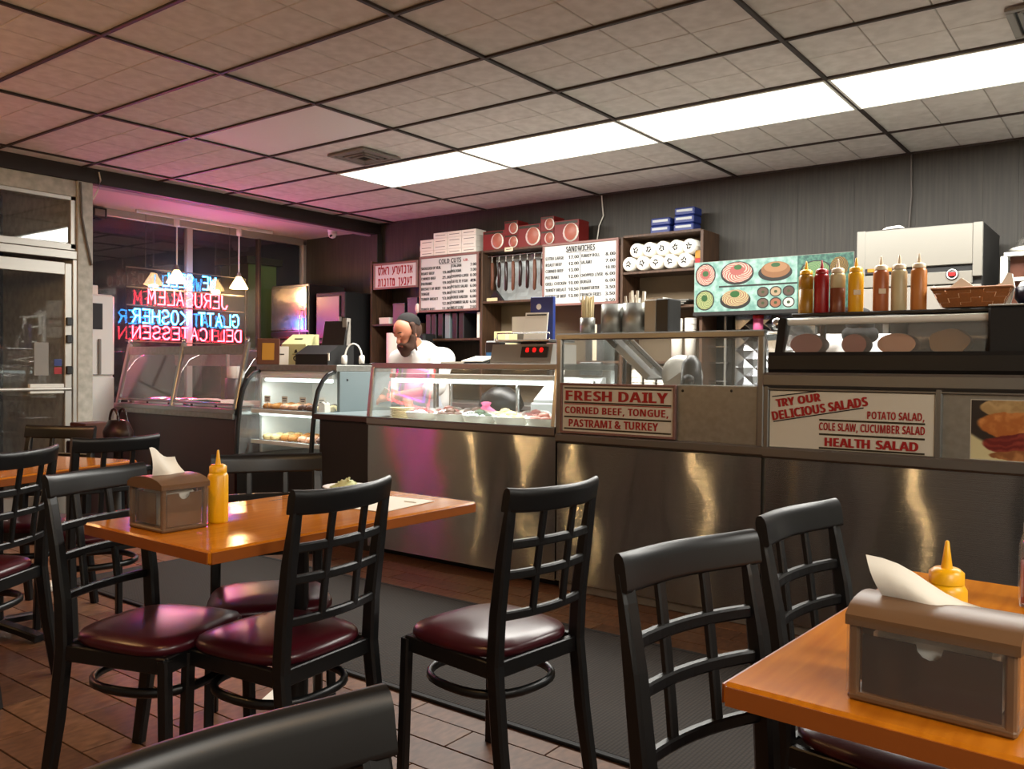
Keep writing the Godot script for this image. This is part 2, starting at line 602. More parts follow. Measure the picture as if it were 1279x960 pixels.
	mat("diamond_steel", Color(0.62, 0.63, 0.65), 0.26, 1.0)
	mat("asphalt", Color(0.09, 0.09, 0.09), 0.9)
	mat("green_wall", Color(0.60, 0.66, 0.42), 0.8)
	mat("leather", Color(0.13, 0.05, 0.035), 0.35)
	mat("wire_grey", Color(0.35, 0.33, 0.31), 0.6)
	glow("panel_glow", Color(1.0, 0.98, 0.92), 2.2)
	glow("neon_red", Color(1.0, 0.20, 0.26), 26.0)
	glow("neon_violet", Color(0.75, 0.12, 1.0), 9.0)
	glow("neon_blue", Color(0.20, 0.62, 1.0), 26.0)
	m = glow("lamp_shade", Color(1.0, 0.80, 0.52), 14.0)
	m.albedo_color = Color(0.9, 0.85, 0.75)
	glow("case_tube", Color(0.93, 1.0, 0.98), 3.2)
	glow("led_red", Color(1.0, 0.05, 0.06), 3.0)
	glow("street_glow", Color(0.95, 0.97, 1.0), 5.0)
	glow("outdoor_glow", Color(0.9, 1.0, 0.7), 3.0)

# ---------------------------------------------------------------- room shell
func build_room() -> void:
	# floor: a bed of grout with separate tiles in running bond
	var fl := structure("floor", "reddish brown quarry tile floor in running bond")
	pbox("grout_bed", Vector3(-2.7, -0.12, -1.35), Vector3(7.6, -0.005, 7.6), M.grout, fl, 0.0)
	var tl := 0.57
	var tw := 0.145
	var shapes := []
	for i in 2: shapes.append(box(Vector3(tl - 0.005 - 0.001 * i, 0.012, tw - 0.005), 0.0012))
	var rest := st()
	var list := []
	for r in range(-18, 33):
		var z := 2.845 + (r + 0.5) * tw
		var off := 0.0 if posmod(r, 2) == 0 else tl / 2.0
		for c in range(-10, 9):
			var x := 3.237 + off + (c + 0.5) * tl
			if x < -2.5 or x > 7.4 or z > 7.4 or z < -1.2: continue
			var v := Vector3(x - 5.02, 0, z - 5.02)
			var fwd := -v.x * 0.602 - v.z * 0.799
			var rt := v.x * 0.799 - v.z * 0.602
			var seen_ := fwd > 1.9 and absf(rt) < fwd * 0.66 and z > 1.1 and x > -1.5
			if z > 1.85 and z < 2.6 and x > 0.3: seen_ = false
			list.append([0.0 if seen_ else 100.0, fwd, x, z])
	list.sort_custom(func(a, b): return a[0] + a[1] < b[0] + b[1])
	for i in list.size():
		var q = list[i]
		if i < 290 and q[0] < 1.0:
			var t := part("tile", shapes[i % 2], M["tile_%d" % rng.randi_range(0, 3)], fl, Vector3(q[2], -0.0065 + rng.randf() * 0.0008, q[3]))
			t.rotation.x = rng.randf_range(-0.002, 0.002)
		else:
			add_box(rest, Vector3(q[2], -0.0065, q[3]), Vector3(tl - 0.005, 0.012, tw - 0.005))
	var ro := part("tile_field", fin(rest), M.tile_0, fl)
	ro.set_meta("kind", "stuff")
	# ceiling: dark T bars, scored 2 by 4 panels
	var ce := structure("ceiling", "suspended ceiling of scored off-white panels in dark bars")
	pbox("deck", Vector3(-1.5, 2.72, -1.35), Vector3(7.6, 2.85, 7.6), M.dim_wall, ce, 0.0)
	var bars := st()
	for k in range(-1, 7):
		add_box(bars, Vector3(1.22 * k, 2.676, 3.1), Vector3(0.022, 0.012, 8.8), 0.002)
	for v in range(-2, 13):
		add_box(bars, Vector3(3.05, 2.6765, 0.61 * v), Vector3(9.0, 0.011, 0.020), 0.002)
	part("grid_bars", fin(bars), M.grid_bar, ce)
	var sc := st()
	for i in 4:
		for j in 2:
			add_box(sc, Vector3(-0.4545 + 0.303 * i, 0, -0.1505 + 0.301 * j), Vector3(0.299, 0.012, 0.297), 0.003)
	add_box(sc, Vector3(0, 0.008, 0), Vector3(1.20, 0.008, 0.596))
	var scored := fin(sc)
	var smooth_panel := box(Vector3(1.2, 0.014, 0.596), 0.003)
	for k in range(-2, 6):
		for v in range(-3, 12):
			var c := Vector3(1.22 * k + 0.61, 2.688, 0.61 * v + 0.305)
			if v == 0 and k >= 0 and k < 5: continue
			if k == 5 and (v == 9 or v == 5): continue
			if k == -2:
				if v < -2: continue
				var cut := pbox("ceiling_panel", Vector3(-1.42, 2.682, c.z - 0.298), Vector3(-1.225, 2.694, c.z + 0.298), M.ceiling_tile, ce, 0.002)
				continue
			if v == -3:
				pbox("ceiling_panel", Vector3(c.x - 0.6, 2.682, -1.25), Vector3(c.x + 0.6, 2.694, -1.225), M.ceiling_tile, ce, 0.002)
				continue
			var plain := k == 0 and v == 2
			var o := part("ceiling_panel", smooth_panel if plain else scored, M.ceiling_plain if plain else M.ceiling_tile, ce, c)
			o.rotation.x = rng.randf_range(-0.004, 0.004)
			o.rotation.z = rng.randf_range(-0.002, 0.002)
	# lit panels
	var where := ["at the far left end of the lit row", "second from the left in the lit row", "third from the left in the lit row", "fourth from the left, cut by the picture's right edge", "beyond the right edge of the picture"]
	for k in 5:
		var t := thing("ceiling_light", "white fluorescent ceiling panel " + where[k], "ceiling light", Vector3(0.61 + 1.22 * k, 2.67, 0.305), 0, "fluorescent panels over the counter")
		part("diffuser", box(Vector3(1.19, 0.01, 0.58), 0.002), M.panel_glow, t, Vector3(0, 0.004, 0))
		var fr := st()
		for g in [-1, 1]:
			add_box(fr, Vector3(0, 0.012, 0.292 * g), Vector3(1.2, 0.03, 0.012))
			add_box(fr, Vector3(0.597 * g, 0.012, 0), Vector3(0.012, 0.03, 0.59))
		part("frame", fin(fr), M.white_metal, t)
	for a in [[5.795, "behind the camera"], [3.355, "right of the camera, out of frame"]]:
		var t5 := thing("ceiling_light", "white fluorescent ceiling panel over the dining tables " + a[1], "ceiling light", Vector3(6.71, 2.67, a[0]))
		part("diffuser", box(Vector3(1.19, 0.01, 0.58), 0.002), M.panel_glow, t5, Vector3(0, 0.004, 0))
		part("frame", box(Vector3(1.2, 0.02, 0.594)), M.white_metal, t5, Vector3(0, 0.022, 0))
	# vents
	for a in [[Vector3(0.57, 2.668, 0.85), "beside the leftmost lit panel"], [Vector3(4.68, 2.668, 0.86), "near the picture's upper right corner"]]:
		var t := thing("ceiling_vent", "square grey louvred air vent " + a[1], "air vent", a[0], 0, "air vents in the ceiling")
		var fr := st()
		for g in [-1, 1]:
			add_box(fr, Vector3(0, 0, 0.165 * g), Vector3(0.36, 0.016, 0.03), 0.003)
			add_box(fr, Vector3(0.165 * g, 0, 0), Vector3(0.03, 0.016, 0.30), 0.003)
		part("frame", fin(fr), M.grey_plastic, t)
		part("throat", box(Vector3(0.3, 0.004, 0.3)), M.black_matte, t, Vector3(0, 0.006, 0))
		for i in 3:
			var w := 0.26 - 0.075 * i
			var lv := st()
			for g in [-1, 1]:
				add_box(lv, Vector3(0, -0.004 * i, w / 2 * g), Vector3(w, 0.010, 0.018))
				add_box(lv, Vector3(w / 2 * g, -0.004 * i, 0), Vector3(0.018, 0.010, w))
			part("louvre", fin(lv), M.grey_plastic, t)
	# back wall of dark vertical boards
	var wb := structure("wall_back", "dark brown wood panelled wall behind the counter")
	pbox("backing", Vector3(-2.75, 0, -1.40), Vector3(7.6, 2.75, -1.262), M.panel_board, wb, 0.0)
	var bd := box(Vector3(0.1992, 2.7, 0.012), 0.0)
	for i in 51:
		var b := part("board", bd, M.panel_board, wb, Vector3(-2.6 + 0.2 * i, 1.35, -1.256 + rng.randf() * 0.0015))
	var wr := structure("wall_right")
	pbox("wall_surface", Vector3(7.5, 0, -1.4), Vector3(7.65, 2.8, 7.65), M.dim_wall, wr, 0.0)
	var wf := structure("wall_front")
	pbox("wall_surface", Vector3(-1.6, 0, 7.5), Vector3(7.65, 2.8, 7.65), M.dim_wall, wf, 0.0)
	# runner mat in front of the counter
	var rug := thing("floor_mat", "dark brown ribbed runner mat along the counter", "mat", Vector3(0, 0, 0))
	pbox("pile", Vector3(0.25, 0.0, 1.70), Vector3(6.6, 0.011, 2.725), M.rug, rug, 0.002)
	var ed := st()
	for z in [1.687, 2.738]: add_box(ed, Vector3(3.425, 0.006, z), Vector3(6.4, 0.012, 0.026), 0.003)
	for x in [0.238, 6.612]: add_box(ed, Vector3(x, 0.006, 2.2125), Vector3(0.026, 0.012, 1.07), 0.003)
	part("rubber_edge", fin(ed), M.rug_edge, rug)
	# ceiling cord and surface conduit on the back wall
	var cd := thing("power_cable", "thin grey cord running down the wood wall above the broiler", "cord", Vector3.ZERO)
	part("cord", tube([Vector3(3.67, 2.68, -1.235), Vector3(3.675, 2.4, -1.235), Vector3(3.66, 2.15, -1.235)], 0.006, 6), M.wire_grey, cd)
	var cd2 := thing("power_cable", "thin curling white cord on the wood wall beside the stacked meat boxes", "cord", Vector3.ZERO)
	part("cord", tube([Vector3(1.24, 2.68, -1.235), Vector3(1.25, 2.58, -1.235), Vector3(1.26, 2.5, -1.235), Vector3(1.22, 2.42, -1.235), Vector3(1.20, 2.3, -1.235)], 0.005, 6), M.paper, cd2)

# ---------------------------------------------------------------- door, window bay, neon
func build_window_bay() -> void:
	var wl := structure("wall_left", "street side wall with aluminium door frame and window bay")
	# beam between dining room and bay
	pbox("post", Vector3(-1.53, 0, 1.75), Vector3(-1.42, 2.57, 1.865), M.plaster, wl, 0.004)
	pbox("header", Vector3(-1.52, 2.45, 1.865), Vector3(-1.44, 2.57, 4.6), M.plaster, wl, 0.003)
	pbox("pier", Vector3(-1.6, 0, 3.05), Vector3(-1.44, 2.45, 7.6), M.dim_wall, wl, 0.0)
	pbox("upper_fill", Vector3(-1.6, 2.57, -1.3), Vector3(-1.5, 2.85, 7.6), M.dim_wall, wl, 0.0)
	pbox("bay_side", Vector3(-2.7, 0, 1.77), Vector3(-1.53, 2.7, 1.86), M.plaster, wl, 0.0)
	pbox("bay_ceiling", Vector3(-2.75, 2.62, -1.3), Vector3(-1.5, 2.72, 1.86), M.soffit_paint, wl, 0.0)
	pbox("sill_wall", Vector3(-2.7, 0, -1.3), Vector3(-2.58, 0.75, 1.8), M.plaster, wl, 0.0)
	var bm := structure("trim_1", "dark beam across the ceiling above the window bay")
	pbox("beam", Vector3(-1.50, 2.57, -1.25), Vector3(-1.42, 2.70, 7.5), M.beam_paint, bm, 0.004)
	var t2 := structure("trim_2", "dark wooden corner post where beam meets the back wall")
	pbox("corner_post", Vector3(-1.50, 0, -1.25), Vector3(-1.40, 2.57, -1.18), M.panel_board, t2, 0.003)
	# bay window
	var w := structure("window_1", "wide street window behind the neon sign")
	var fr := st()
	add_box(fr, Vector3(-2.62, 2.585, 0.25), Vector3(0.06, 0.07, 3.0), 0.004)
	add_box(fr, Vector3(-2.62, 0.78, 0.25), Vector3(0.08, 0.06, 3.0), 0.004)
	add_box(fr, Vector3(-2.62, 1.65, -1.22), Vector3(0.06, 1.9, 0.05), 0.004)
	add_box(fr, Vector3(-2.62, 1.65, 1.73), Vector3(0.06, 1.9, 0.05), 0.004)
	part("window_frame", fin(fr), M.alu, w)
	pbox("mullion", Vector3(-2.65, 0.8, 0.165), Vector3(-2.59, 2.55, 0.225), M.alu, w, 0.004)
	pbox("mullion", Vector3(-2.65, 0.8, -0.64), Vector3(-2.59, 2.55, -0.61), M.grid_bar, w, 0.004)
	for a in [[0.225, 1.71], [-0.61, 0.165], [-1.2, -0.64]]:
		pbox("pane", Vector3(-2.625, 0.81, a[0]), Vector3(-2.619, 2.55, a[1]), M.window_glass, w, 0.0)
	# door and transom in the plane x = -1.45
	var tr := structure("window_2", "transom window above the street door")
	var f2 := st()
	add_box(f2, Vector3(-1.47, 2.255, 1.885), Vector3(0.05, 0.39, 0.04), 0.003)
	add_box(f2, Vector3(-1.47, 2.435, 2.45), Vector3(0.05, 0.03, 1.17), 0.003)
	add_box(f2, Vector3(-1.47, 2.075, 2.45), Vector3(0.05, 0.05, 1.17), 0.003)
	add_box(f2, Vector3(-1.47, 2.255, 3.03), Vector3(0.05, 0.39, 0.04), 0.003)
	part("window_frame", fin(f2), M.alu, tr)
	var pn := pbox("pane", Vector3(-1.473, 2.1, 1.90), Vector3(-1.467, 2.42, 3.01), M.window_glass, tr, 0.0)
	var d := structure("door_1", "aluminium framed glass street door")
	var f3 := st()
	add_box(f3, Vector3(-1.46, 2.015, 2.45), Vector3(0.06, 0.06, 1.19), 0.003)
	add_box(f3, Vector3(-1.46, 0.99, 1.88), Vector3(0.06, 1.98, 0.03), 0.003)
	add_box(f3, Vector3(-1.46, 0.99, 3.03), Vector3(0.06, 1.98, 0.03), 0.003)
	part("door_frame", fin(f3), M.alu, d)
	var f4 := st()
	add_box(f4, Vector3(-1.46, 0.98, 1.925), Vector3(0.045, 1.94, 0.05), 0.003)
	add_box(f4, Vector3(-1.46, 0.98, 2.985), Vector3(0.045, 1.94, 0.05), 0.003)
	add_box(f4, Vector3(-1.46, 1.91, 2.45), Vector3(0.045, 0.09, 1.0), 0.003)
	add_box(f4, Vector3(-1.46, 0.13, 2.45), Vector3(0.045, 0.24, 1.0), 0.003)
	part("door_leaf", fin(f4), M.alu, d)
	pbox("pane", Vector3(-1.463, 0.25, 1.95), Vector3(-1.457, 1.865, 2.96), M.window_glass, d, 0.0)
	var pbz := part("push_bar", tube([Vector3(-1.39, 1.02, 1.93), Vector3(-1.39, 1.02, 2.95)], 0.014, 8), M.alu, d)
	pbox("bar_plate", Vector3(-1.42, 0.99, 1.98), Vector3(-1.385, 1.06, 2.22), M.white_metal, d, 0.003)
	for y in [1.13, 1.36, 1.49]:
		pbox("lock", Vector3(-1.437, y, 1.905), Vector3(-1.415, y + 0.06, 1.945), M.black, d, 0.004)
	pbox("decal", Vector3(-1.456, 1.19, 1.965), Vector3(-1.4545, 1.24, 2.02), M.box_blue, d, 0.0)
	pbox("decal", Vector3(-1.456, 1.13, 1.965), Vector3(-1.4545, 1.18, 2.02), M.sign_red, d, 0.0)
	pbox("notice", Vector3(-1.456, 1.12, 2.06), Vector3(-1.4545, 1.36, 2.16), M.grey_plastic, d, 0.0)
	var dc := thing("door_cord", "grey cable hanging down the plaster door post", "cable", Vector3.ZERO)
	part("cable", tube([Vector3(-1.41, 2.56, 1.85), Vector3(-1.408, 2.3, 1.84), Vector3(-1.408, 2.1, 1.80), Vector3(-1.41, 1.95, 1.765)], 0.009, 6), M.wire_grey, dc)
	var dc2 := thing("door_cord", "short white cable curving under the dark beam by the post", "cable", Vector3.ZERO)
	part("cable", tube([Vector3(-1.41, 2.66, 1.71), Vector3(-1.405, 2.6, 1.70), Vector3(-1.41, 2.52, 1.72), Vector3(-1.43, 2.45, 1.745)], 0.006, 6), M.paper, dc2)
	# outside in the dark
	var gs := structure("pavement", "dark street outside")
	pbox("road", Vector3(-30, -0.25, -25), Vector3(-2.76, -0.13, 25), M.asphalt, gs, 0.0)
	var gb := thing("neighbour_building", "pale green lit house wall seen through the right of the window", "building", Vector3(-11, -0.13, -6.55))
	pbox("wall", Vector3(-1, 0, -0.75), Vector3(0, 3.6, 0.0), M.green_wall, gb, 0.0)
	pbox("plinth", Vector3(-1.05, 0, -0.8), Vector3(0.05, 0.5, 0.05), M.plaster, gb, 0.0)
	pbox("roof_edge", Vector3(-1.1, 3.6, -0.85), Vector3(0.1, 3.75, 0.1), M.grid_bar, gb, 0.0)
	var wl2 := thing("wall_lantern", "small lit lantern on a pole outside near the green wall", "lamp", Vector3(-9.2, -0.13, -7.0))
	part("pole", tube([Vector3.ZERO, Vector3(0, 3.9, 0)], 0.03, 8), M.black, wl2)
	part("lamp_bulb", lathe([Vector2(0, 3.9), Vector2(0.1, 3.95), Vector2(0.1, 4.05), Vector2(0, 4.1)], 10), M.outdoor_glow, wl2)
	omni("lantern_light", Vector3(-9.2, 3.87, -7.0), Color(0.9, 1.0, 0.7), 0.35, 0.1)
	var sl := thing("street_lamp", "distant white street lamp seen through the glass door", "street lamp", Vector3(-12, -0.13, 4.3))
	part("pole", tube([Vector3.ZERO, Vector3(0, 1.75, 0)], 0.04, 8), M.black, sl)
	part("lamp_globe", lathe([Vector2(0, 1.75), Vector2(0.07, 1.79), Vector2(0.09, 1.85), Vector2(0.05, 1.93), Vector2(0, 1.95)], 12), M.street_glow, sl)
	# track with two pendants
	var trk := thing("lamp_track", "white ceiling track holding the two pendants", "track", Vector3(-2.42, 2.62, 0.1))
	part("rail", box(Vector3(0.035, 0.03, 1.5), 0.004), M.white_metal, trk, Vector3(0, -0.016, 0))
	for a in [[0.443, "left cone shaped glass pendant lamp in front of the neon sign"], [-0.245, "right cone shaped glass pendant lamp beside the neon sign"]]:
		pendant(Vector3(-2.42, 1.985, a[0]), 2.59, a[1])
	# pendants of the dining room, out of the picture to the left and above
	var px := [-1.05, -0.30, 0.35, 1.70, 3.46, 6.1]
	for i in 6:
		pendant(Vector3(px[i], 2.02, 4.35), 2.675, "cone shaped glass pendant of the dining row out of frame, number %s from the street" % ["one", "two", "three", "four", "five", "six"][i], 0.42)
	# surface devices above window
	for a in [[1.55, "pale junction box on the window header near the door post", "white_metal"], [1.12, "black speaker box on the window header", "black"]]:
		var jb := thing("header_box", a[1], "box", Vector3(-2.57, 2.56, a[0]))
		part("body", box(Vector3(0.05, 0.09, 0.14), 0.006), M[a[2]], jb)
		part("cover", box(Vector3(0.01, 0.06, 0.09), 0.003), M.grey_plastic, jb, Vector3(0.03, 0, 0))
	var sc := thing("security_camera", "white dome security camera under the bay ceiling near the beam", "camera", Vector3(-1.8, 2.62, -0.93))
	part("mount", lathe([Vector2(0, 0), Vector2(0.05, 0), Vector2(0.05, -0.03), Vector2(0, -0.03)], 14), M.white, sc)
	part("ball", lathe([Vector2(0, -0.025), Vector2(0.04, -0.03), Vector2(0.045, -0.055), Vector2(0.03, -0.085), Vector2(0, -0.095)], 14), M.white, sc)
	part("lens", lathe([Vector2(0, 0), Vector2(0.018, 0), Vector2(0.014, 0.012), Vector2(0, 0.014)], 10), M.black, sc, Vector3(0.02, -0.075, 0.035)).rotation.x = 0.9
	neon()

func pendant(at: Vector3, top: float, label: String, e := 0.5) -> void:
	var p := thing("pendant_lamp", label, "lamp", at, 0, "cone shaped pendant lamps")
	part("stem", tube([Vector3(0, 0.15, 0), Vector3(0, top - at.y - 0.02, 0)], 0.007, 8), M.white_metal, p)
	part("canopy", lathe([Vector2(0, top - at.y), Vector2(0.028, top - at.y), Vector2(0.028, top - at.y - 0.07), Vector2(0, top - at.y - 0.08)], 12), M.white_metal, p)
	part("cap", lathe([Vector2(0.022, 0.10), Vector2(0.024, 0.13), Vector2(0.012, 0.165), Vector2(0, 0.17)], 12), M.grey_plastic, p)
	part("lamp_shade", lathe([Vector2(0.088, 0.0), Vector2(0.09, 0.006), Vector2(0.024, 0.12), Vector2(0.020, 0.12), Vector2(0.084, 0.004), Vector2(0.0, 0.012)], 18), M.lamp_shade, p)
	omni("pendant_light", at + Vector3(0, -0.02, 0), Color(1.0, 0.79, 0.53), e, 0.045)

func neon() -> void:
	var G := {
		"W": [[0, 1, .25, 0, .5, .7, .75, 0, 1, 1]], "E": [[1, 1, 0, 1, 0, 0, 1, 0], [0, .5, .8, .5]], "S": [[1, .85, .7, 1, .3, 1, 0, .8, .1, .58, .9, .42, 1, .2, .7, 0, .3, 0, 0, .15]],
		"L": [[0, 1, 0, 0, 1, 0]], "J": [[.9, 1, .9, .2, .65, 0, .3, 0, .05, .25]], "R": [[0, 0, 0, 1, .7, 1, 1, .8, .7, .52, 0, .52], [.5, .52, 1, 0]], "U": [[0, 1, 0, .2, .25, 0, .75, 0, 1, .2, 1, 1]],
		"A": [[0, 0, .5, 1, 1, 0], [.2, .38, .8, .38]], "M": [[0, 0, .05, 1, .5, .3, .95, 1, 1, 0]], "G": [[1, .82, .7, 1, .3, 1, 0, .75, 0, .25, .3, 0, .7, 0, 1, .2, 1, .48, .6, .48]], "T": [[0, 1, 1, 1], [.5, 1, .5, 0]],
		"K": [[0, 0, 0, 1], [1, 1, .05, .5, 1, 0]], "O": [[.3, 0, 0, .25, 0, .75, .3, 1, .7, 1, 1, .75, 1, .25, .7, 0, .3, 0]], "H": [[0, 0, 0, 1], [1, 0, 1, 1], [0, .5, 1, .5]], "D": [[0, 0, 0, 1, .6, 1, 1, .7, 1, .3, .6, 0, 0, 0]],
		"I": [[.5, 0, .5, 1]], "C": [[1, .82, .7, 1, .3, 1, 0, .75, 0, .25, .3, 0, .7, 0, 1, .18]], "N": [[0, 0, 0, 1, 1, 0, 1, 1]]}
	var n := thing("neon_sign", "red and blue neon shop sign seen from behind in the street window", "neon sign", Vector3(-2.5, 1.42, 0.26))
	part("frame", tube([Vector3(0, 0, -0.64), Vector3(0, 0.68, -0.64), Vector3(0, 0.68, 0.64), Vector3(0, 0, 0.64)], 0.006, 6, true), M.wire_grey, n)
	for z in [-0.45, 0.45]:
		part("hanger", tube([Vector3(0, 0.68, z), Vector3(0, 1.19, z)], 0.002, 4), M.wire_grey, n)
	part("crossbar", box(Vector3(0.008, 0.012, 1.26)), M.wire_grey, n, Vector3(-0.012, 0.335, 0))
	part("crossbar", box(Vector3(0.008, 0.012, 1.26)), M.wire_grey, n, Vector3(-0.012, 0.50, 0))
	var lines := [["WE SELL", -0.30, 0.29, 0.535, 0.125, "neon_blue"], ["JERUSALEM", -0.44, 0.44, 0.355, 0.135, "neon_red"], ["GLATT KOSHER", -0.57, 0.59, 0.175, 0.125, "neon_blue"], ["DELICATESSEN", -0.60, 0.59, 0.03, 0.115, "neon_red"]]
	for l in lines:
		var txt: String = l[0]
		var step: float = (l[2] - l[1]) / txt.length()
		for i in txt.length():
			if txt[i] == " ": continue
			var s := st()
			for stroke: Array in G[txt[i]]:
				var pts := []
				for q in range(0, stroke.size(), 2):
					pts.append(Vector3(0, l[3] + stroke[q + 1] * l[4], l[1] + step * (i + 0.13 + 0.72 * stroke[q])))
				add_tube(s, pts, 0.0078, 6)
			part("neon_letter", fin(s), M[l[5]], n)
	# a second neon outline on the street wall, out of the picture, mirrored by the steel and the seats
	var n2 := thing("neon_outline", "red and violet neon outline on the street wall left of the picture", "neon sign", Vector3(-1.40, 1.45, 3.95))
	part("neon_tube", tube([Vector3(0, 0, -0.30), Vector3(0, 0.5, -0.30), Vector3(0, 0.5, 0.30), Vector3(0, 0, 0.30)], 0.011, 8, true), M.neon_red, n2)
	part("neon_tube", tube([Vector3(0, 0.08, -0.22), Vector3(0, 0.42, -0.22), Vector3(0, 0.42, 0.22), Vector3(0, 0.08, 0.22)], 0.011, 8, true), M.neon_violet, n2)
	part("backing", box(Vector3(0.012, 0.6, 0.7), 0.004), M.black, n2, Vector3(-0.03, 0.25, 0))
	area("neon_outline_light", Vector3(-1.37, 1.70, 3.95), Vector3(1, 0, 0), Vector2(0.3, 0.4), Color(0.95, 0.10, 0.62), 0.2)
	area("neon_red_light", Vector3(-2.46, 1.86, 0.26), Vector3(1, 0, 0), Vector2(0.9, 0.12), Color(1.0, 0.12, 0.24), 0.95)
	area("neon_red_low_light", Vector3(-2.46, 1.50, 0.26), Vector3(1, 0, 0), Vector2(1.2, 0.1), Color(1.0, 0.12, 0.24), 0.95)
	area("neon_blue_light", Vector3(-2.46, 1.66, 0.26), Vector3(1, 0, 0), Vector2(1.2, 0.1), Color(0.14, 0.38, 1.0), 0.6)
	area("neon_blue_high_light", Vector3(-2.46, 2.02, 0.26), Vector3(1, 0, 0), Vector2(0.6, 0.1), Color(0.14, 0.38, 1.0), 0.3)


# ---------------------------------------------------------------- counter line
func wavy(parent: Node, called: String, x0: float, x1: float, y0: float, y1: float, z: float, sd: int) -> void:
	var n := FastNoiseLite.new()
	n.seed = sd
	n.frequency = 1.0
	n.fractal_octaves = 2
	var nx := int((x1 - x0) / 0.05)
	var ny := 12
	var P := func(i: int, j: int) -> Vector3:
		var x := lerpf(x0, x1, float(i) / nx)
		var y := lerpf(y0, y1, float(j) / ny)
		return Vector3(x, y, z + 0.0032 * n.get_noise_2d(x * 1.6, y * 1.5))
	var s := st()
	s.set_smooth_group(0)
	for i in nx:
		for j in ny:
			var v := [P.call(i, j), P.call(i + 1, j), P.call(i + 1, j + 1), P.call(i, j + 1)]
			for q in [0, 2, 1, 0, 3, 2]:
				s.set_uv(Vector2(v[q].x, v[q].y))
				s.add_vertex(v[q])
	add_box(s, Vector3((x0 + x1) / 2, (y0 + y1) / 2, z - 0.02), Vector3(x1 - x0, y1 - y0, 0.024))
	part(called, fin(s), M.steel, parent)

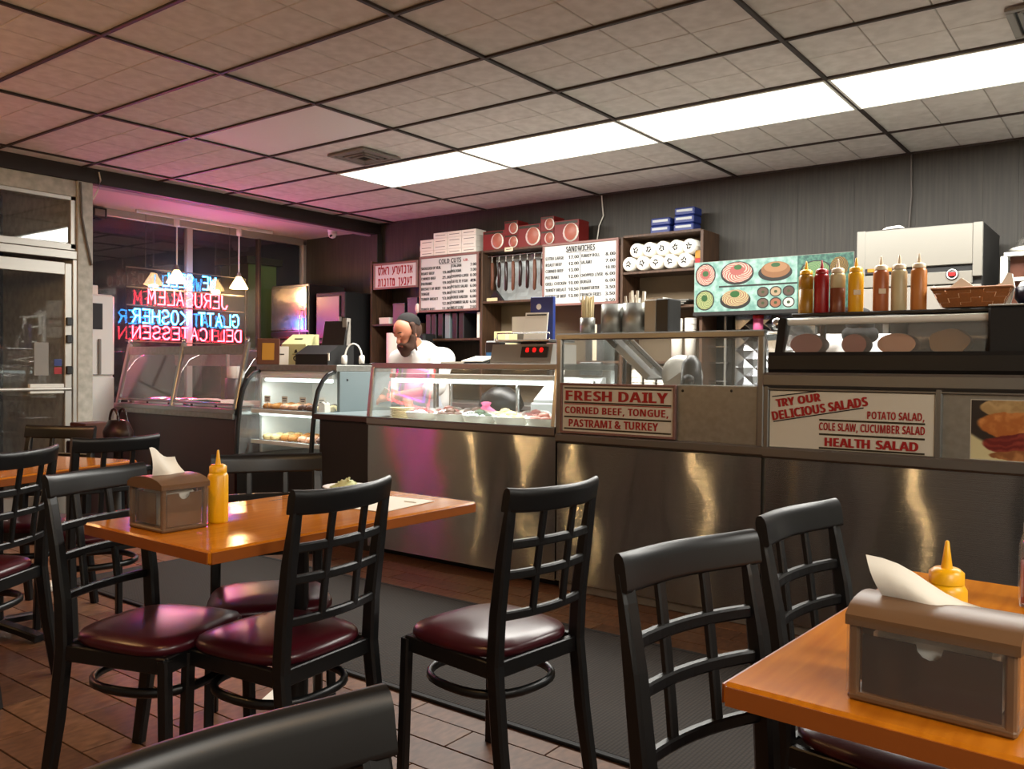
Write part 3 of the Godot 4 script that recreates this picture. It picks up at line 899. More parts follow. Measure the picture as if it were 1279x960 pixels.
func build_counter() -> void:
	# ---- steam table in the bay
	var t := thing("steam_table", "stainless steam table with sloping sneeze guard below the neon sign", "steam table", Vector3.ZERO)
	pbox("cabinet", Vector3(-2.20, 0.0, 0.45), Vector3(-0.50, 0.83, 1.15), M.laminate_dark, t, 0.004)
	pbox("worktop", Vector3(-2.22, 0.83, 0.43), Vector3(-0.48, 0.875, 1.17), M.steel_trim, t, 0.004)
	pbox("rail", Vector3(-2.22, 0.80, 1.151), Vector3(-0.48, 0.845, 1.18), M.steel_dull, t, 0.003)
	for x in [-2.19, -1.355, -0.50]:
		part("post", bar([Vector3(x, 0.875, 1.14), Vector3(x, 1.385, 1.03)], Vector3.RIGHT, 0.022, 0.016), M.steel_trim, t)
		part("knob", lathe([Vector2(0, 0), Vector2(0.014, 0.004), Vector2(0.022, 0.02), Vector2(0.014, 0.038), Vector2(0, 0.042)], 10), M.chrome, t, Vector3(x, 1.385, 1.03))
		part("brace", tube([Vector3(x, 1.12, 1.08), Vector3(x, 1.25, 0.98), Vector3(x, 1.32, 0.82), Vector3(x, 1.33, 0.62)], 0.009, 6), M.chrome, t)
	for a in [[-2.165, -1.38], [-1.33, -0.525]]:
		part("sneeze_glass", bar([Vector3((a[0] + a[1]) / 2, 0.90, 1.135), Vector3((a[0] + a[1]) / 2, 1.29, 1.05)], Vector3.RIGHT, (a[1] - a[0]) / 2, 0.003), M.glass, t)
		part("glass_edge", tube([Vector3(a[0], 0.91, 1.14), Vector3(a[1], 0.91, 1.14)], 0.010, 6), M.steel_trim, t)
		pbox("top_rail", Vector3(a[0], 1.29, 1.035), Vector3(a[1], 1.36, 1.055), M.steel_dull, t, 0.003)
		pbox("shelf", Vector3(a[0], 1.33, 0.62), Vector3(a[1], 1.345, 1.03), M.glass, t, 0.0)
		pbox("rear_rail", Vector3(a[0], 1.20, 0.60), Vector3(a[1], 1.33, 0.62), M.steel_dull, t, 0.003)
	for i in 5:
		var x := -2.0 + 0.33 * i
		var pn := thing("food_pan", "stainless food pan in the steam table, %s from the left" % ["first", "second", "third", "fourth", "fifth"][i], "pan", Vector3(x, 0.875, 0.85), 0, "pans in the steam table")
		var s := st()
		for g in [-1, 1]:
			add_box(s, Vector3(0.145 * g, 0.012, 0), Vector3(0.012, 0.024, 0.44), 0.003)
			add_box(s, Vector3(0, 0.012, 0.22 * g), Vector3(0.30, 0.024, 0.012), 0.003)
		add_box(s, Vector3(0, 0.004, 0), Vector3(0.28, 0.006, 0.43))
		part("rim", fin(s), M.chrome, pn)
		part("lid" if i != 2 else "food", lathe([Vector2(0.13, 0.006), Vector2(0.125, 0.03), Vector2(0.08, 0.05), Vector2(0, 0.056)], 14, 1.0, 1.5), M.paper if i > 1 else M.chrome, pn)
	var tg := thing("serving_tongs", "green handled serving tongs on the steam table", "tongs", Vector3(-1.02, 0.915, 1.06), 0.5)
	for g in [-1, 1]:
		part("arm", bar([Vector3(-0.12, 0.0, 0.012 * g), Vector3(0, 0.01, 0.022 * g), Vector3(0.12, 0, 0.03 * g)], Vector3.UP, 0.008, 0.003), M.food_green, tg)
	part("hinge", lathe([Vector2(0, -0.01), Vector2(0.018, -0.01), Vector2(0.018, 0.012), Vector2(0, 0.012)], 10), M.chrome, tg, Vector3(-0.12, 0, 0))
	# white refrigerator beside the door post
	var rf := thing("refrigerator", "tall white refrigerator in the bay between the door post and steam table", "refrigerator", Vector3.ZERO)
	pbox("body", Vector3(-2.55, 0.02, 1.20), Vector3(-2.16, 1.80, 1.755), M.white, rf, 0.01)
	pbox("door", Vector3(-2.16, 0.08, 1.205), Vector3(-2.13, 1.10, 1.73), M.white_metal, rf, 0.008)
	pbox("door", Vector3(-2.16, 1.115, 1.205), Vector3(-2.13, 1.79, 1.73), M.white_metal, rf, 0.008)
	pbox("handle", Vector3(-2.13, 1.12, 1.33), Vector3(-2.105, 1.42, 1.35), M.grey_plastic, rf, 0.004)
	pbox("poster", Vector3(-2.129, 1.5, 1.31), Vector3(-2.126, 1.72, 1.44), M.ink, rf, 0.0)
	var sp := thing("paper_box", "small white carton on top of the white refrigerator", "box", Vector3(-2.3, 1.8, 1.36))
	part("body", box(Vector3(0.15, 0.08, 0.12), 0.004), M.paper, sp, Vector3(0, 0.04, 0))
	part("flap", box(Vector3(0.15, 0.004, 0.06)), M.paper, sp, Vector3(0, 0.082, 0.03))
	# white paper roll standing by the glass
	var pr := thing("paper_roll", "upright white paper roll behind the steam table guard", "paper roll", Vector3(-1.40, 0.875, 0.53))
	part("holder", lathe([Vector2(0, 0), Vector2(0.07, 0), Vector2(0.07, 0.22), Vector2(0, 0.22)], 14), M.black, pr)
	part("roll", lathe([Vector2(0, 0.22), Vector2(0.055, 0.22), Vector2(0.055, 0.50), Vector2(0.018, 0.50), Vector2(0.018, 0.48), Vector2(0, 0.48)], 14), M.paper, pr)
	# ---- curved pastry case
	var c := thing("pastry_case", "lit curved glass pastry case with two shelves", "display case", Vector3.ZERO)
	var X0 := -0.47
	var X1 := 0.40
	pbox("base", Vector3(X0, 0.0, 0.42), Vector3(X1, 0.52, 1.15), M.black, c, 0.006)
	pbox("kick_trim", Vector3(X0 - 0.01, 0.50, 0.42), Vector3(X1 + 0.01, 0.545, 1.18), M.black, c, 0.004)
	var prof := [Vector2(1.16, 0.545), Vector2(1.145, 0.75), Vector2(1.125, 0.93), Vector2(1.10, 1.03), Vector2(1.06, 1.10), Vector2(1.01, 1.145), Vector2(0.95, 1.168)]
	for x in [X0 + 0.012, X1 - 0.012]:
		var pts := []
		for p: Vector2 in prof: pts.append(Vector3(x, p.y, p.x))
		part("rib", bar(pts, Vector3.RIGHT, 0.013, 0.014), M.black, c)
	var gl := st()
	for i in prof.size() - 1:
		quad(gl, Vector3(X0 + 0.025, prof[i].y, prof[i].x), Vector3(X1 - 0.025, prof[i].y, prof[i].x), Vector3(X1 - 0.025, prof[i + 1].y, prof[i + 1].x), Vector3(X0 + 0.025, prof[i + 1].y, prof[i + 1].x), true)
	part("curved_glass", fin(gl), M.glass, c)
	for x in [X0, X1]:
		var poly := []
		for p: Vector2 in prof: poly.append(Vector2(-p.x, p.y))
		poly.append(Vector2(-0.93, 1.168))
		poly.append(Vector2(-0.93, 0.545))
		part("end_glass", prism(poly, 0.005, Transform3D(Basis(Vector3.UP, PI / 2), Vector3(x, 0, 0))), M.glass, c)
	pbox("deck", Vector3(X0 - 0.02, 1.168, 0.40), Vector3(X1 + 0.02, 1.215, 0.96), M.steel_dull, c, 0.004)
	pbox("end_panel", Vector3(X1 - 0.01, 0.545, 0.42), Vector3(X1 + 0.02, 1.168, 0.93), M.grey_panel, c, 0.003)
	pbox("end_panel", Vector3(X0 - 0.02, 0.545, 0.42), Vector3(X0 + 0.01, 1.168, 0.93), M.white_metal, c, 0.003)
	pbox("rear_wall", Vector3(X0, 0.545, 0.42), Vector3(X1, 1.168, 0.44), M.white, c, 0.0)
	part("bolt", lathe([Vector2(0, 0.006), Vector2(0.008, 0.004), Vector2(0.009, 0)], 8), M.black, c, Vector3(X1 + 0.02, 1.11, 0.86)).rotation.z = -PI / 2
	for y in [0.87, 0.64]:
		pbox("shelf", Vector3(X0 + 0.02, y - 0.012, 0.50), Vector3(X1 - 0.02, y, 1.03), M.glass, c, 0.0)
		pbox("shelf_edge", Vector3(X0 + 0.02, y - 0.018, 1.03), Vector3(X1 - 0.02, y + 0.012, 1.04), M.white_metal, c, 0.002)
	for a in [[1.10, 0.93], [0.845, 0.98]]:
		part("case_tube_lamp", tube([Vector3(X0 + 0.06, a[0], a[1]), Vector3(X1 - 0.06, a[0], a[1])], 0.014, 8), M.case_tube, c)
		area("pastry_light", Vector3((X0 + X1) / 2, a[0] - 0.02, a[1]), Vector3(0, -1, -0.35), Vector2(0.72, 0.03), Color(0.94, 1.0, 1.0), 0.3)
	pbox("lamp_housing", Vector3(X0 + 0.03, 1.115, 0.90), Vector3(X1 - 0.03, 1.165, 0.96), M.white_metal, c, 0.004)
	var kinds := [["tray of golden rolls", "bread"], ["tray of pink frosted pastries", "meat_tan"], ["tray of dark cakes", "food_brown"], ["tray of pale cookies", "food_cream"]]
	for j in 2:
		for i in 4:
			var k = kinds[(i + j * 3) % 4]
			var tr := thing("pastry_tray", "%s on the pastry case's %s shelf, %s from left" % [k[0], ["upper", "lower"][j], ["first", "second", "third", "fourth"][i]], "tray", Vector3(X0 + 0.13 + i * 0.205, [0.87, 0.64][j], 0.82), 0, "pastry trays in the curved case")
			part("tray", box(Vector3(0.18, 0.012, 0.36), 0.004), M.black if j == 0 else M.chrome, tr, Vector3(0, 0.006, 0))
			for q in 6:
				part("pastry", lathe([Vector2(0.034, 0), Vector2(0.042, 0.014), Vector2(0.03, 0.034), Vector2(0, 0.042)], 9), M[k[1]], tr, Vector3(-0.045 + 0.09 * (q % 2), 0.012, -0.11 + 0.11 * int(q / 2.0)))
			if j == 0:
				var tg2 := part("price_card", box(Vector3(0.07, 0.05, 0.002)), M.paper, tr, Vector3(0, 0.085, 0.15))
				part("card_print", box(Vector3(0.05, 0.006, 0.001)), M.ink, tg2, Vector3(0, 0.008, 0.0015))
				part("card_print", box(Vector3(0.04, 0.006, 0.001)), M.ink, tg2, Vector3(0, -0.008, 0.0015))
				part("card_stake", box(Vector3(0.004, 0.06, 0.002)), M.chrome, tr, Vector3(0, 0.034, 0.149))
	var bg := thing("pastry_bag", "white paper bag at the right end of the pastry case's upper shelf", "bag", Vector3(X1 - 0.06, 0.87, 1.0))
	part("bag_body", prism([Vector2(-0.035, 0), Vector2(0.035, 0), Vector2(0.03, 0.07), Vector2(0, 0.085), Vector2(-0.03, 0.06)], 0.05), M.paper, bg)
	part("bag_fold", box(Vector3(0.05, 0.012, 0.006)), M.white, bg, Vector3(0, 0.082, 0))
	# narrow slab counter between pastry case and cold case
	var sb := thing("slab_counter", "dark low counter with worn edge between pastry case and cold case", "counter", Vector3.ZERO)
	pbox("cabinet", Vector3(0.44, 0.0, 0.45), Vector3(0.955, 0.845, 1.13), M.laminate_black, sb, 0.003)
	pbox("top", Vector3(0.43, 0.845, 0.44), Vector3(0.96, 0.885, 1.17), M.grey_panel, sb, 0.004)
	pbox("edge_strip", Vector3(0.43, 0.845, 1.171), Vector3(0.96, 0.88, 1.178), M.laminate_dark, sb, 0.002)
	# ---- cold case with slanted glass
	var cc := thing("cold_case", "stainless refrigerated case with framed glass front full of meat trays", "display case", Vector3.ZERO)
	pbox("toe_kick", Vector3(0.98, 0.0, 0.50), Vector3(2.42, 0.075, 1.08), M.black_matte, cc, 0.0)
	wavy(cc, "front_panel", 0.965, 2.425, 0.05, 0.835, 1.172, 11)
	pbox("body", Vector3(0.97, 0.07, 0.50), Vector3(2.42, 0.86, 1.14), M.steel_dull, cc, 0.0)
	part("apron", bar([Vector3(0.965, 0.858, 1.172), Vector3(2.425, 0.858, 1.172)], Vector3.UP, 0.026, 0.016), M.steel_trim, cc)
	for x in [0.975, 2.412]:
		part("corner_post", bar([Vector3(x, 0.885, 1.172), Vector3(x, 1.20, 1.135)], Vector3.RIGHT, 0.016, 0.014), M.steel_trim, cc)
		pbox("rear_post", Vector3(x - 0.015, 0.86, 0.52), Vector3(x + 0.015, 1.2, 0.55), M.steel_trim, cc, 0.002)
	part("front_glass", bar([Vector3(1.693, 0.885, 1.170), Vector3(1.693, 1.195, 1.134)], Vector3.RIGHT, 0.70, 0.003), M.glass, cc)
	for x in [0.968, 2.42]: pbox("side_glass", Vector3(x - 0.003, 0.885, 0.55), Vector3(x + 0.003, 1.19, 1.13), M.glass, cc, 0.0)
	var tf := st()
	add_box(tf, Vector3(1.693, 1.212, 1.115), Vector3(1.47, 0.036, 0.05), 0.004)
	add_box(tf, Vector3(1.693, 1.212, 0.535), Vector3(1.47, 0.036, 0.04), 0.004)
	for x in [0.975, 2.412]: add_box(tf, Vector3(x, 1.212, 0.82), Vector3(0.034, 0.036, 0.55), 0.004)
	part("top_frame", fin(tf), M.steel_trim, cc)
	pbox("top_glass", Vector3(0.99, 1.218, 0.55), Vector3(2.40, 1.226, 1.10), M.glass, cc, 0.0)
	pbox("lamp_housing", Vector3(1.07, 1.135, 1.02), Vector3(2.35, 1.165, 1.09), M.white_metal, cc, 0.004)
	part("case_tube_lamp", tube([Vector3(1.10, 1.12, 1.06), Vector3(2.32, 1.12, 1.06)], 0.014, 8), M.case_tube, cc)
	for x in [1.12, 2.30]: pbox("lamp_bracket", Vector3(x - 0.01, 1.16, 1.04), Vector3(x + 0.01, 1.2, 1.07), M.wire_grey, cc, 0.0)
	area("cold_case_light", Vector3(1.71, 1.098, 1.04), Vector3(0, -1, -0.25), Vector2(1.2, 0.03), Color(0.93, 1.0, 0.99), 0.9)
	for x in [1.16, 1.73, 2.30]: pbox("divider", Vector3(x - 0.008, 0.87, 0.58), Vector3(x + 0.008, 1.13, 0.60), M.chrome, cc, 0.002)
	pbox("floor_pan", Vector3(0.99, 0.86, 0.55), Vector3(2.40, 0.872, 1.14), M.white, cc, 0.0)
	var foods := ["food_red", "food_brown", "food_green", "food_cream", "meat_pink", "food_red", "food_brown", "food_cream", "food_red", "meat_tan"]
	var fnames := ["dark red beef", "brown meatballs", "green pickles", "creamy salad", "pink sliced meat", "red peppers", "brown stuffed cabbage", "pale egg salad", "red beet salad", "tan sliced turkey"]
	for i in 10:
		var col := i % 5
		var row := int(i / 5.0)
		var tr := thing("food_tray", "white tray of %s in the cold case, %s row, %s from the left" % [fnames[i], ["front", "back"][row], ["first", "second", "third", "fourth", "fifth"][col]], "tray", Vector3(1.30 + 0.235 * col, 0.872, 1.02 - 0.25 * row), rng.randf_range(-0.12, 0.12), "trays in the cold case")
		tr.scale = Vector3(1.04, 1.3, 1.04)
		part("tray", lathe([Vector2(0, 0.0), Vector2(0.085, 0.0), Vector2(0.108, 0.035), Vector2(0.112, 0.037), Vector2(0.10, 0.03), Vector2(0.08, 0.008), Vector2(0, 0.008)], 14, 1.0, 0.95), M.white, tr)
		for q in 7:
			var an := q * 0.9
			part("food", lathe([Vector2(0.026, 0), Vector2(0.036, 0.014), Vector2(0.026, 0.03), Vector2(0, 0.036)], 8), M[foods[i]], tr, Vector3(cos(an) * 0.055 * (0 if q == 6 else 1), 0.012 + (0.016 if q == 6 else 0.0), sin(an) * 0.05 * (0 if q == 6 else 1)))
		if i % 3 != 1:
			part("wrap", lathe([Vector2(0.11, 0.037), Vector2(0.07, 0.056), Vector2(0, 0.062)], 12), M.clear_plastic, tr)
	var stk := thing("plate_stack", "stack of pale plates at the cold case's left end", "plates", Vector3(1.08, 0.872, 0.98))
	for i in 6:
		part("plate", lathe([Vector2(0, 0), Vector2(0.05, 0), Vector2(0.082, 0.012), Vector2(0.08, 0.014), Vector2(0.05, 0.004), Vector2(0, 0.004)], 16), M.sauce_pale, stk, Vector3(0, 0.011 * i, 0))
	var pb := thing("plastic_bag", "pink plastic bag inside the cold case", "bag", Vector3(1.56, 0.872, 0.70), 0.4)
	pb.scale = Vector3(0.7, 0.6, 0.6)
	part("bag_body", lathe([Vector2(0.03, 0), Vector2(0.09, 0.03), Vector2(0.08, 0.09), Vector2(0.03, 0.14), Vector2(0, 0.15)], 9, 1.2, 0.6), M.pink_bag, pb)
	part("bag_knot", lathe([Vector2(0.03, 0.13), Vector2(0.05, 0.18), Vector2(0.02, 0.19), Vector2(0, 0.16)], 7), M.pink_bag, pb)
	var cup := thing("green_cup", "green and white cup at the right end inside the cold case", "cup", Vector3(2.34, 0.872, 0.78))
	part("cup", lathe([Vector2(0, 0), Vector2(0.03, 0), Vector2(0.038, 0.12), Vector2(0.034, 0.12), Vector2(0.027, 0.006), Vector2(0, 0.006)], 14), M.food_green, cup)
	part("lid", lathe([Vector2(0.04, 0.118), Vector2(0.04, 0.128), Vector2(0, 0.13)], 14), M.white, cup)
	# scale on the cold case top
	var sc := thing("deli_scale", "grey deli scale with red digits on the cold case", "scale", Vector3(2.04, 1.23, 0.85))
	part("body", prism([Vector2(-0.13, 0), Vector2(0.14, 0), Vector2(0.14, 0.015), Vector2(0.115, 0.115), Vector2(-0.13, 0.115)], 0.44, Transform3D(Basis(Vector3.UP, -PI / 2), Vector3.ZERO)), M.grey_plastic, sc)
	var ds := part("display", box(Vector3(0.19, 0.066, 0.006), 0.002), M.black, sc, Vector3(0.10, 0.068, 0.132))
	ds.rotation.x = -0.24
	for i in 3:
		lettering(ds, ["8", "0", "0"][i], M.led_red, Vector3(-0.05 + 0.05 * i, 0.012, 0.004), 0.022, 0.026, Vector3.ZERO, null, 2.0, "digit_light")
	part("platter", box(Vector3(0.40, 0.014, 0.27), 0.004), M.steel_trim, sc, Vector3(0, 0.135, -0.01))
	part("platter_stem", box(Vector3(0.12, 0.02, 0.1)), M.black, sc, Vector3(0, 0.122, 0))
	part("wire_guard", tube([Vector3(-0.19, 0.142, 0.11), Vector3(-0.19, 0.18, 0.11), Vector3(0.19, 0.18, 0.11), Vector3(0.19, 0.142, 0.11)], 0.004, 6), M.chrome, sc)
	var pad := thing("order_pad", "white order sheet propped on the scale platter", "paper", Vector3(2.02, 1.372, 0.80), 0.2)
	part("sheet", box(Vector3(0.15, 0.17, 0.006)), M.paper, pad, Vector3(0, 0.085, 0)).rotation.x = -0.2
	part("print_line", box(Vector3(0.13, 0.008, 0.001)), M.ink, pad, Vector3(0, 0.155, -0.01)).rotation.x = -0.2
	var blu := thing("blue_carton", "blue and white printed carton standing behind the scale", "carton", Vector3(2.0, 1.372, 0.70), 0.1)
	part("body", box(Vector3(0.16, 0.27, 0.03), 0.002), M.box_blue, blu, Vector3(0, 0.135, 0))
	part("print", lathe([Vector2(0.018, 0), Vector2(0, 0.002)], 12), M.white, blu, Vector3(-0.02, 0.21, 0.0155)).rotation.x = PI / 2
	var wc := thing("white_card", "small white card standing left of the blue carton", "card", Vector3(1.80, 1.23, 0.66))
	part("card", box(Vector3(0.13, 0.10, 0.003)), M.paper, wc, Vector3(0, 0.25, 0))
	part("stand", box(Vector3(0.05, 0.20, 0.02)), M.grey_plastic, wc, Vector3(0, 0.10, -0.012))
	var nb := thing("order_papers", "loose white papers lying on the cold case beside the terminal", "papers", Vector3(1.58, 1.229, 0.92), 0.15)
	part("sheet", box(Vector3(0.17, 0.012, 0.16)), M.paper, nb, Vector3(-0.06, 0.006, 0))
	part("clipboard", box(Vector3(0.16, 0.008, 0.2)), M.black, nb, Vector3(0.08, 0.02, -0.02)).rotation.x = 0.18
	part("sheet", box(Vector3(0.15, 0.006, 0.18)), M.paper, nb, Vector3(0.08, 0.03, -0.01)).rotation.x = 0.18
	var term := thing("card_terminal", "black payment terminal with a blue label behind the papers", "terminal", Vector3(1.60, 1.229, 0.66))
	part("body", box(Vector3(0.13, 0.15, 0.06), 0.01), M.black, term, Vector3(0, 0.075, 0))
	part("label", box(Vector3(0.06, 0.05, 0.002)), M.screen_blue, term, Vector3(-0.02, 0.05, 0.031))
	part("clip", tube([Vector3(0, 0.15, 0), Vector3(0, 0.165, 0.005)], 0.006, 6), M.chrome, term)
	# register seen through the glass
	var wt := thing("work_table", "steel work table behind the cold case", "table", Vector3.ZERO)
	pbox("table_top", Vector3(1.05, 0.84, -0.10), Vector3(2.35, 0.875, 0.46), M.steel_dull, wt, 0.004)
	for x in [1.10, 2.30]:
		for z in [-0.05, 0.41]: pbox("leg", Vector3(x - 0.02, 0, z - 0.02), Vector3(x + 0.02, 0.84, z + 0.02), M.steel_dull, wt, 0.003)
	var rg := thing("cash_register", "grey cash register seen through the cold case glass", "cash register", Vector3(1.85, 0.875, 0.15), 0.25)
	part("drawer", box(Vector3(0.42, 0.10, 0.42), 0.008), M.grey_light, rg, Vector3(0, 0.05, 0))
	part("keyboard", prism([Vector2(-0.2, 0), Vector2(0.2, 0), Vector2(0.2, 0.02), Vector2(-0.14, 0.17), Vector2(-0.2, 0.17)], 0.38, Transform3D(Basis(Vector3.UP, -PI / 2), Vector3(0, 0.10, 0))), M.grey_light, rg)
	for i in 12:
		part("key", box(Vector3(0.036, 0.012, 0.036), 0.003), M.grey_panel if i % 3 else M.black, rg, Vector3(-0.13 + 0.055 * (i % 4), 0.185 - 0.024 * int(i / 4.0), 0.03 + 0.055 * int(i / 4.0))).rotation.x = 0.41
	part("display", box(Vector3(0.16, 0.09, 0.04), 0.006), M.black, rg, Vector3(0.10, 0.33, -0.14))
	part("receipt", box(Vector3(0.07, 0.12, 0.002)), M.paper, rg, Vector3(-0.10, 0.31, -0.06)).rotation.x = -0.5
	var db := thing("trash_bag", "shiny dark plastic bag behind the cold case", "bag", Vector3(1.22, 0.875, 0.10))
	part("bag_body", lathe([Vector2(0.13, 0), Vector2(0.18, 0.06), Vector2(0.15, 0.14), Vector2(0.07, 0.19), Vector2(0, 0.2)], 12, 1.0, 0.8), M.black, db)
	part("bag_knot", lathe([Vector2(0.03, 0.19), Vector2(0.05, 0.23), Vector2(0, 0.2)], 8), M.black, db)
	build_slicer_section()
	build_salad_section()
	items_on_deck()

func build_slicer_section() -> void:
	var t := thing("slicer_counter", "stainless counter section with glass screen and the FRESH DAILY sign", "counter", Vector3.ZERO)
	wavy(t, "front_panel", 2.435, 3.57, 0.055, 0.80, 1.172, 23)
	pbox("toe_kick", Vector3(2.43, 0.0, 0.5), Vector3(3.58, 0.075, 1.09), M.black_matte, t, 0.0)
	pbox("base_moulding", Vector3(2.43, 0.0, 1.09), Vector3(3.58, 0.05, 1.14), M.steel_dull, t, 0.004)
	pbox("body", Vector3(2.43, 0.07, 0.50), Vector3(3.58, 0.84, 1.14), M.steel_dull, t, 0.0)
	part("lower_rail", bar([Vector3(2.43, 0.832, 1.172), Vector3(3.58, 0.832, 1.172)], Vector3.UP, 0.024, 0.018), M.steel_trim, t)
	part("upper_rail", bar([Vector3(2.43, 1.373, 1.17), Vector3(3.58, 1.373, 1.17)], Vector3.UP, 0.018, 0.016), M.steel_trim, t)
	for x in [2.447, 3.565]:
		part("post", bar([Vector3(x, 0.855, 1.172), Vector3(x, 1.36, 1.17)], Vector3.RIGHT, 0.017, 0.016), M.steel_trim, t)
	pbox("glass_screen", Vector3(2.465, 1.12, 1.168), Vector3(3.55, 1.355, 1.174), M.glass, t, 0.0)
	pbox("backing_plate", Vector3(3.135, 0.855, 1.162), Vector3(3.55, 1.13, 1.172), M.steel_dull, t, 0.002)
	for p in [Vector3(3.17, 1.10, 1.173), Vector3(3.42, 1.105, 1.173)]:
		part("screw", lathe([Vector2(0, 0.003), Vector2(0.006, 0.002), Vector2(0.007, 0)], 8), M.black, t, p).rotation.x = PI / 2
	pbox("work_surface", Vector3(2.43, 0.84, 0.40), Vector3(3.58, 1.02, 1.15), M.steel_dull, t, 0.003)
	pbox("top_glass", Vector3(2.44, 1.385, 0.80), Vector3(3.56, 1.392, 1.165), M.glass, t, 0.0)
	for x in [2.45, 3.56]: pbox("side_glass", Vector3(x - 0.003, 1.02, 0.60), Vector3(x + 0.003, 1.38, 1.15), M.glass, t, 0.0)
	var s := thing("deli_sign", "framed white FRESH DAILY sign in red letters on the steel counter", "sign", Vector3(2.80, 0.993, 1.178))
	part("board", box(Vector3(0.655, 0.25, 0.008), 0.001), M.sign_white, s)
	var fr := st()
	for g in [-1, 1]:
		add_box(fr, Vector3(0, 0.128 * g, 0.003), Vector3(0.68, 0.012, 0.018), 0.002)
		add_box(fr, Vector3(0.333 * g, 0, 0.003), Vector3(0.014, 0.25, 0.018), 0.002)
	part("frame", fin(fr), M.menu_frame, s)
	lettering(s, "FRESH DAILY", M.sign_red, Vector3(-0.005, 0.068, 0.006), 0.60, 0.052, Vector3.ZERO, bold, 2.0, "lettering", 0.002, true)
	lettering(s, "CORNED BEEF, TONGUE,", M.sign_red, Vector3(-0.005, -0.012, 0.006), 0.61, 0.042)
	lettering(s, "PASTRAMI & TURKEY", M.sign_red, Vector3(-0.02, -0.077, 0.006), 0.53, 0.040)
	for y in [0.108, 0.031, -0.045, -0.108]: part("print_bar", box(Vector3(0.63, 0.008, 0.002)), M.sign_olive, s, Vector3(0, y, 0.005))
	part("print_bar", box(Vector3(0.63, 0.004, 0.002)), M.sign_red, s, Vector3(0, 0.023, 0.005))
	# slicer
	var sl := thing("meat_slicer", "stainless meat slicer with tilted carriage behind the glass", "slicer", Vector3(2.80, 1.02, 0.72))
	part("base", box(Vector3(0.50, 0.06, 0.36), 0.015), M.steel_trim, sl, Vector3(0, 0.03, 0))
	var R := Basis(Vector3.FORWARD, 0.72)
	var tr := st()
	add_box(tr, Vector3.ZERO, Vector3(0.34, 0.012, 0.24), 0.003, Transform3D(R, Vector3(-0.12, 0.24, 0.03)))
	for g in [-1, 1]: add_box(tr, Vector3(0, 0.016, 0.115 * g), Vector3(0.34, 0.032, 0.012), 0.003, Transform3D(R, Vector3(-0.12, 0.24, 0.03)))
	part("carriage", fin(tr), M.steel_trim, sl)
	var gd := st()
	add_box(gd, Vector3(-0.02, 0.05, 0.13), Vector3(0.36, 0.022, 0.016), 0.003, Transform3D(R, Vector3(-0.10, 0.26, 0.03)))
	part("guide_rail", fin(gd), M.chrome, sl)
	var hd := st()
	add_box(hd, Vector3(-0.14, 0.012, 0.128), Vector3(0.10, 0.03, 0.014), 0.005, Transform3D(R, Vector3(-0.12, 0.24, 0.03)))
	part("grip", fin(hd), M.black, sl)
	var bl := part("blade", lathe([Vector2(0, 0.012), Vector2(0.08, 0.010), Vector2(0.118, 0), Vector2(0, -0.01)], 28), M.satin_steel, sl, Vector3(0.13, 0.15, -0.04))
	bl.rotation = Vector3(PI / 2 - 0.2, 0.75, 0)
	part("blade_guard", prism([Vector2(-0.06, 0), Vector2(0.1, 0), Vector2(0.13, 0.05), Vector2(0.09, 0.11), Vector2(0.0, 0.05)], 0.06, Transform3D(Basis.IDENTITY, Vector3(0.10, 0.06, 0.08))), M.steel_trim, sl)
	part("motor", lathe([Vector2(0, 0), Vector2(0.05, 0), Vector2(0.06, 0.04), Vector2(0.05, 0.16), Vector2(0.02, 0.20), Vector2(0, 0.2)], 14), M.black, sl, Vector3(0.25, 0.06, 0.10))
	part("knob", lathe([Vector2(0, 0), Vector2(0.028, 0.004), Vector2(0.03, 0.03), Vector2(0, 0.035)], 12), M.black, sl, Vector3(0.27, 0.13, 0.16)).rotation.x = PI / 2
	part("feed_arm", tube([Vector3(-0.26, 0.06, -0.08), Vector3(-0.24, 0.36, -0.06), Vector3(-0.12, 0.40, -0.02)], 0.012, 8), M.black, sl)

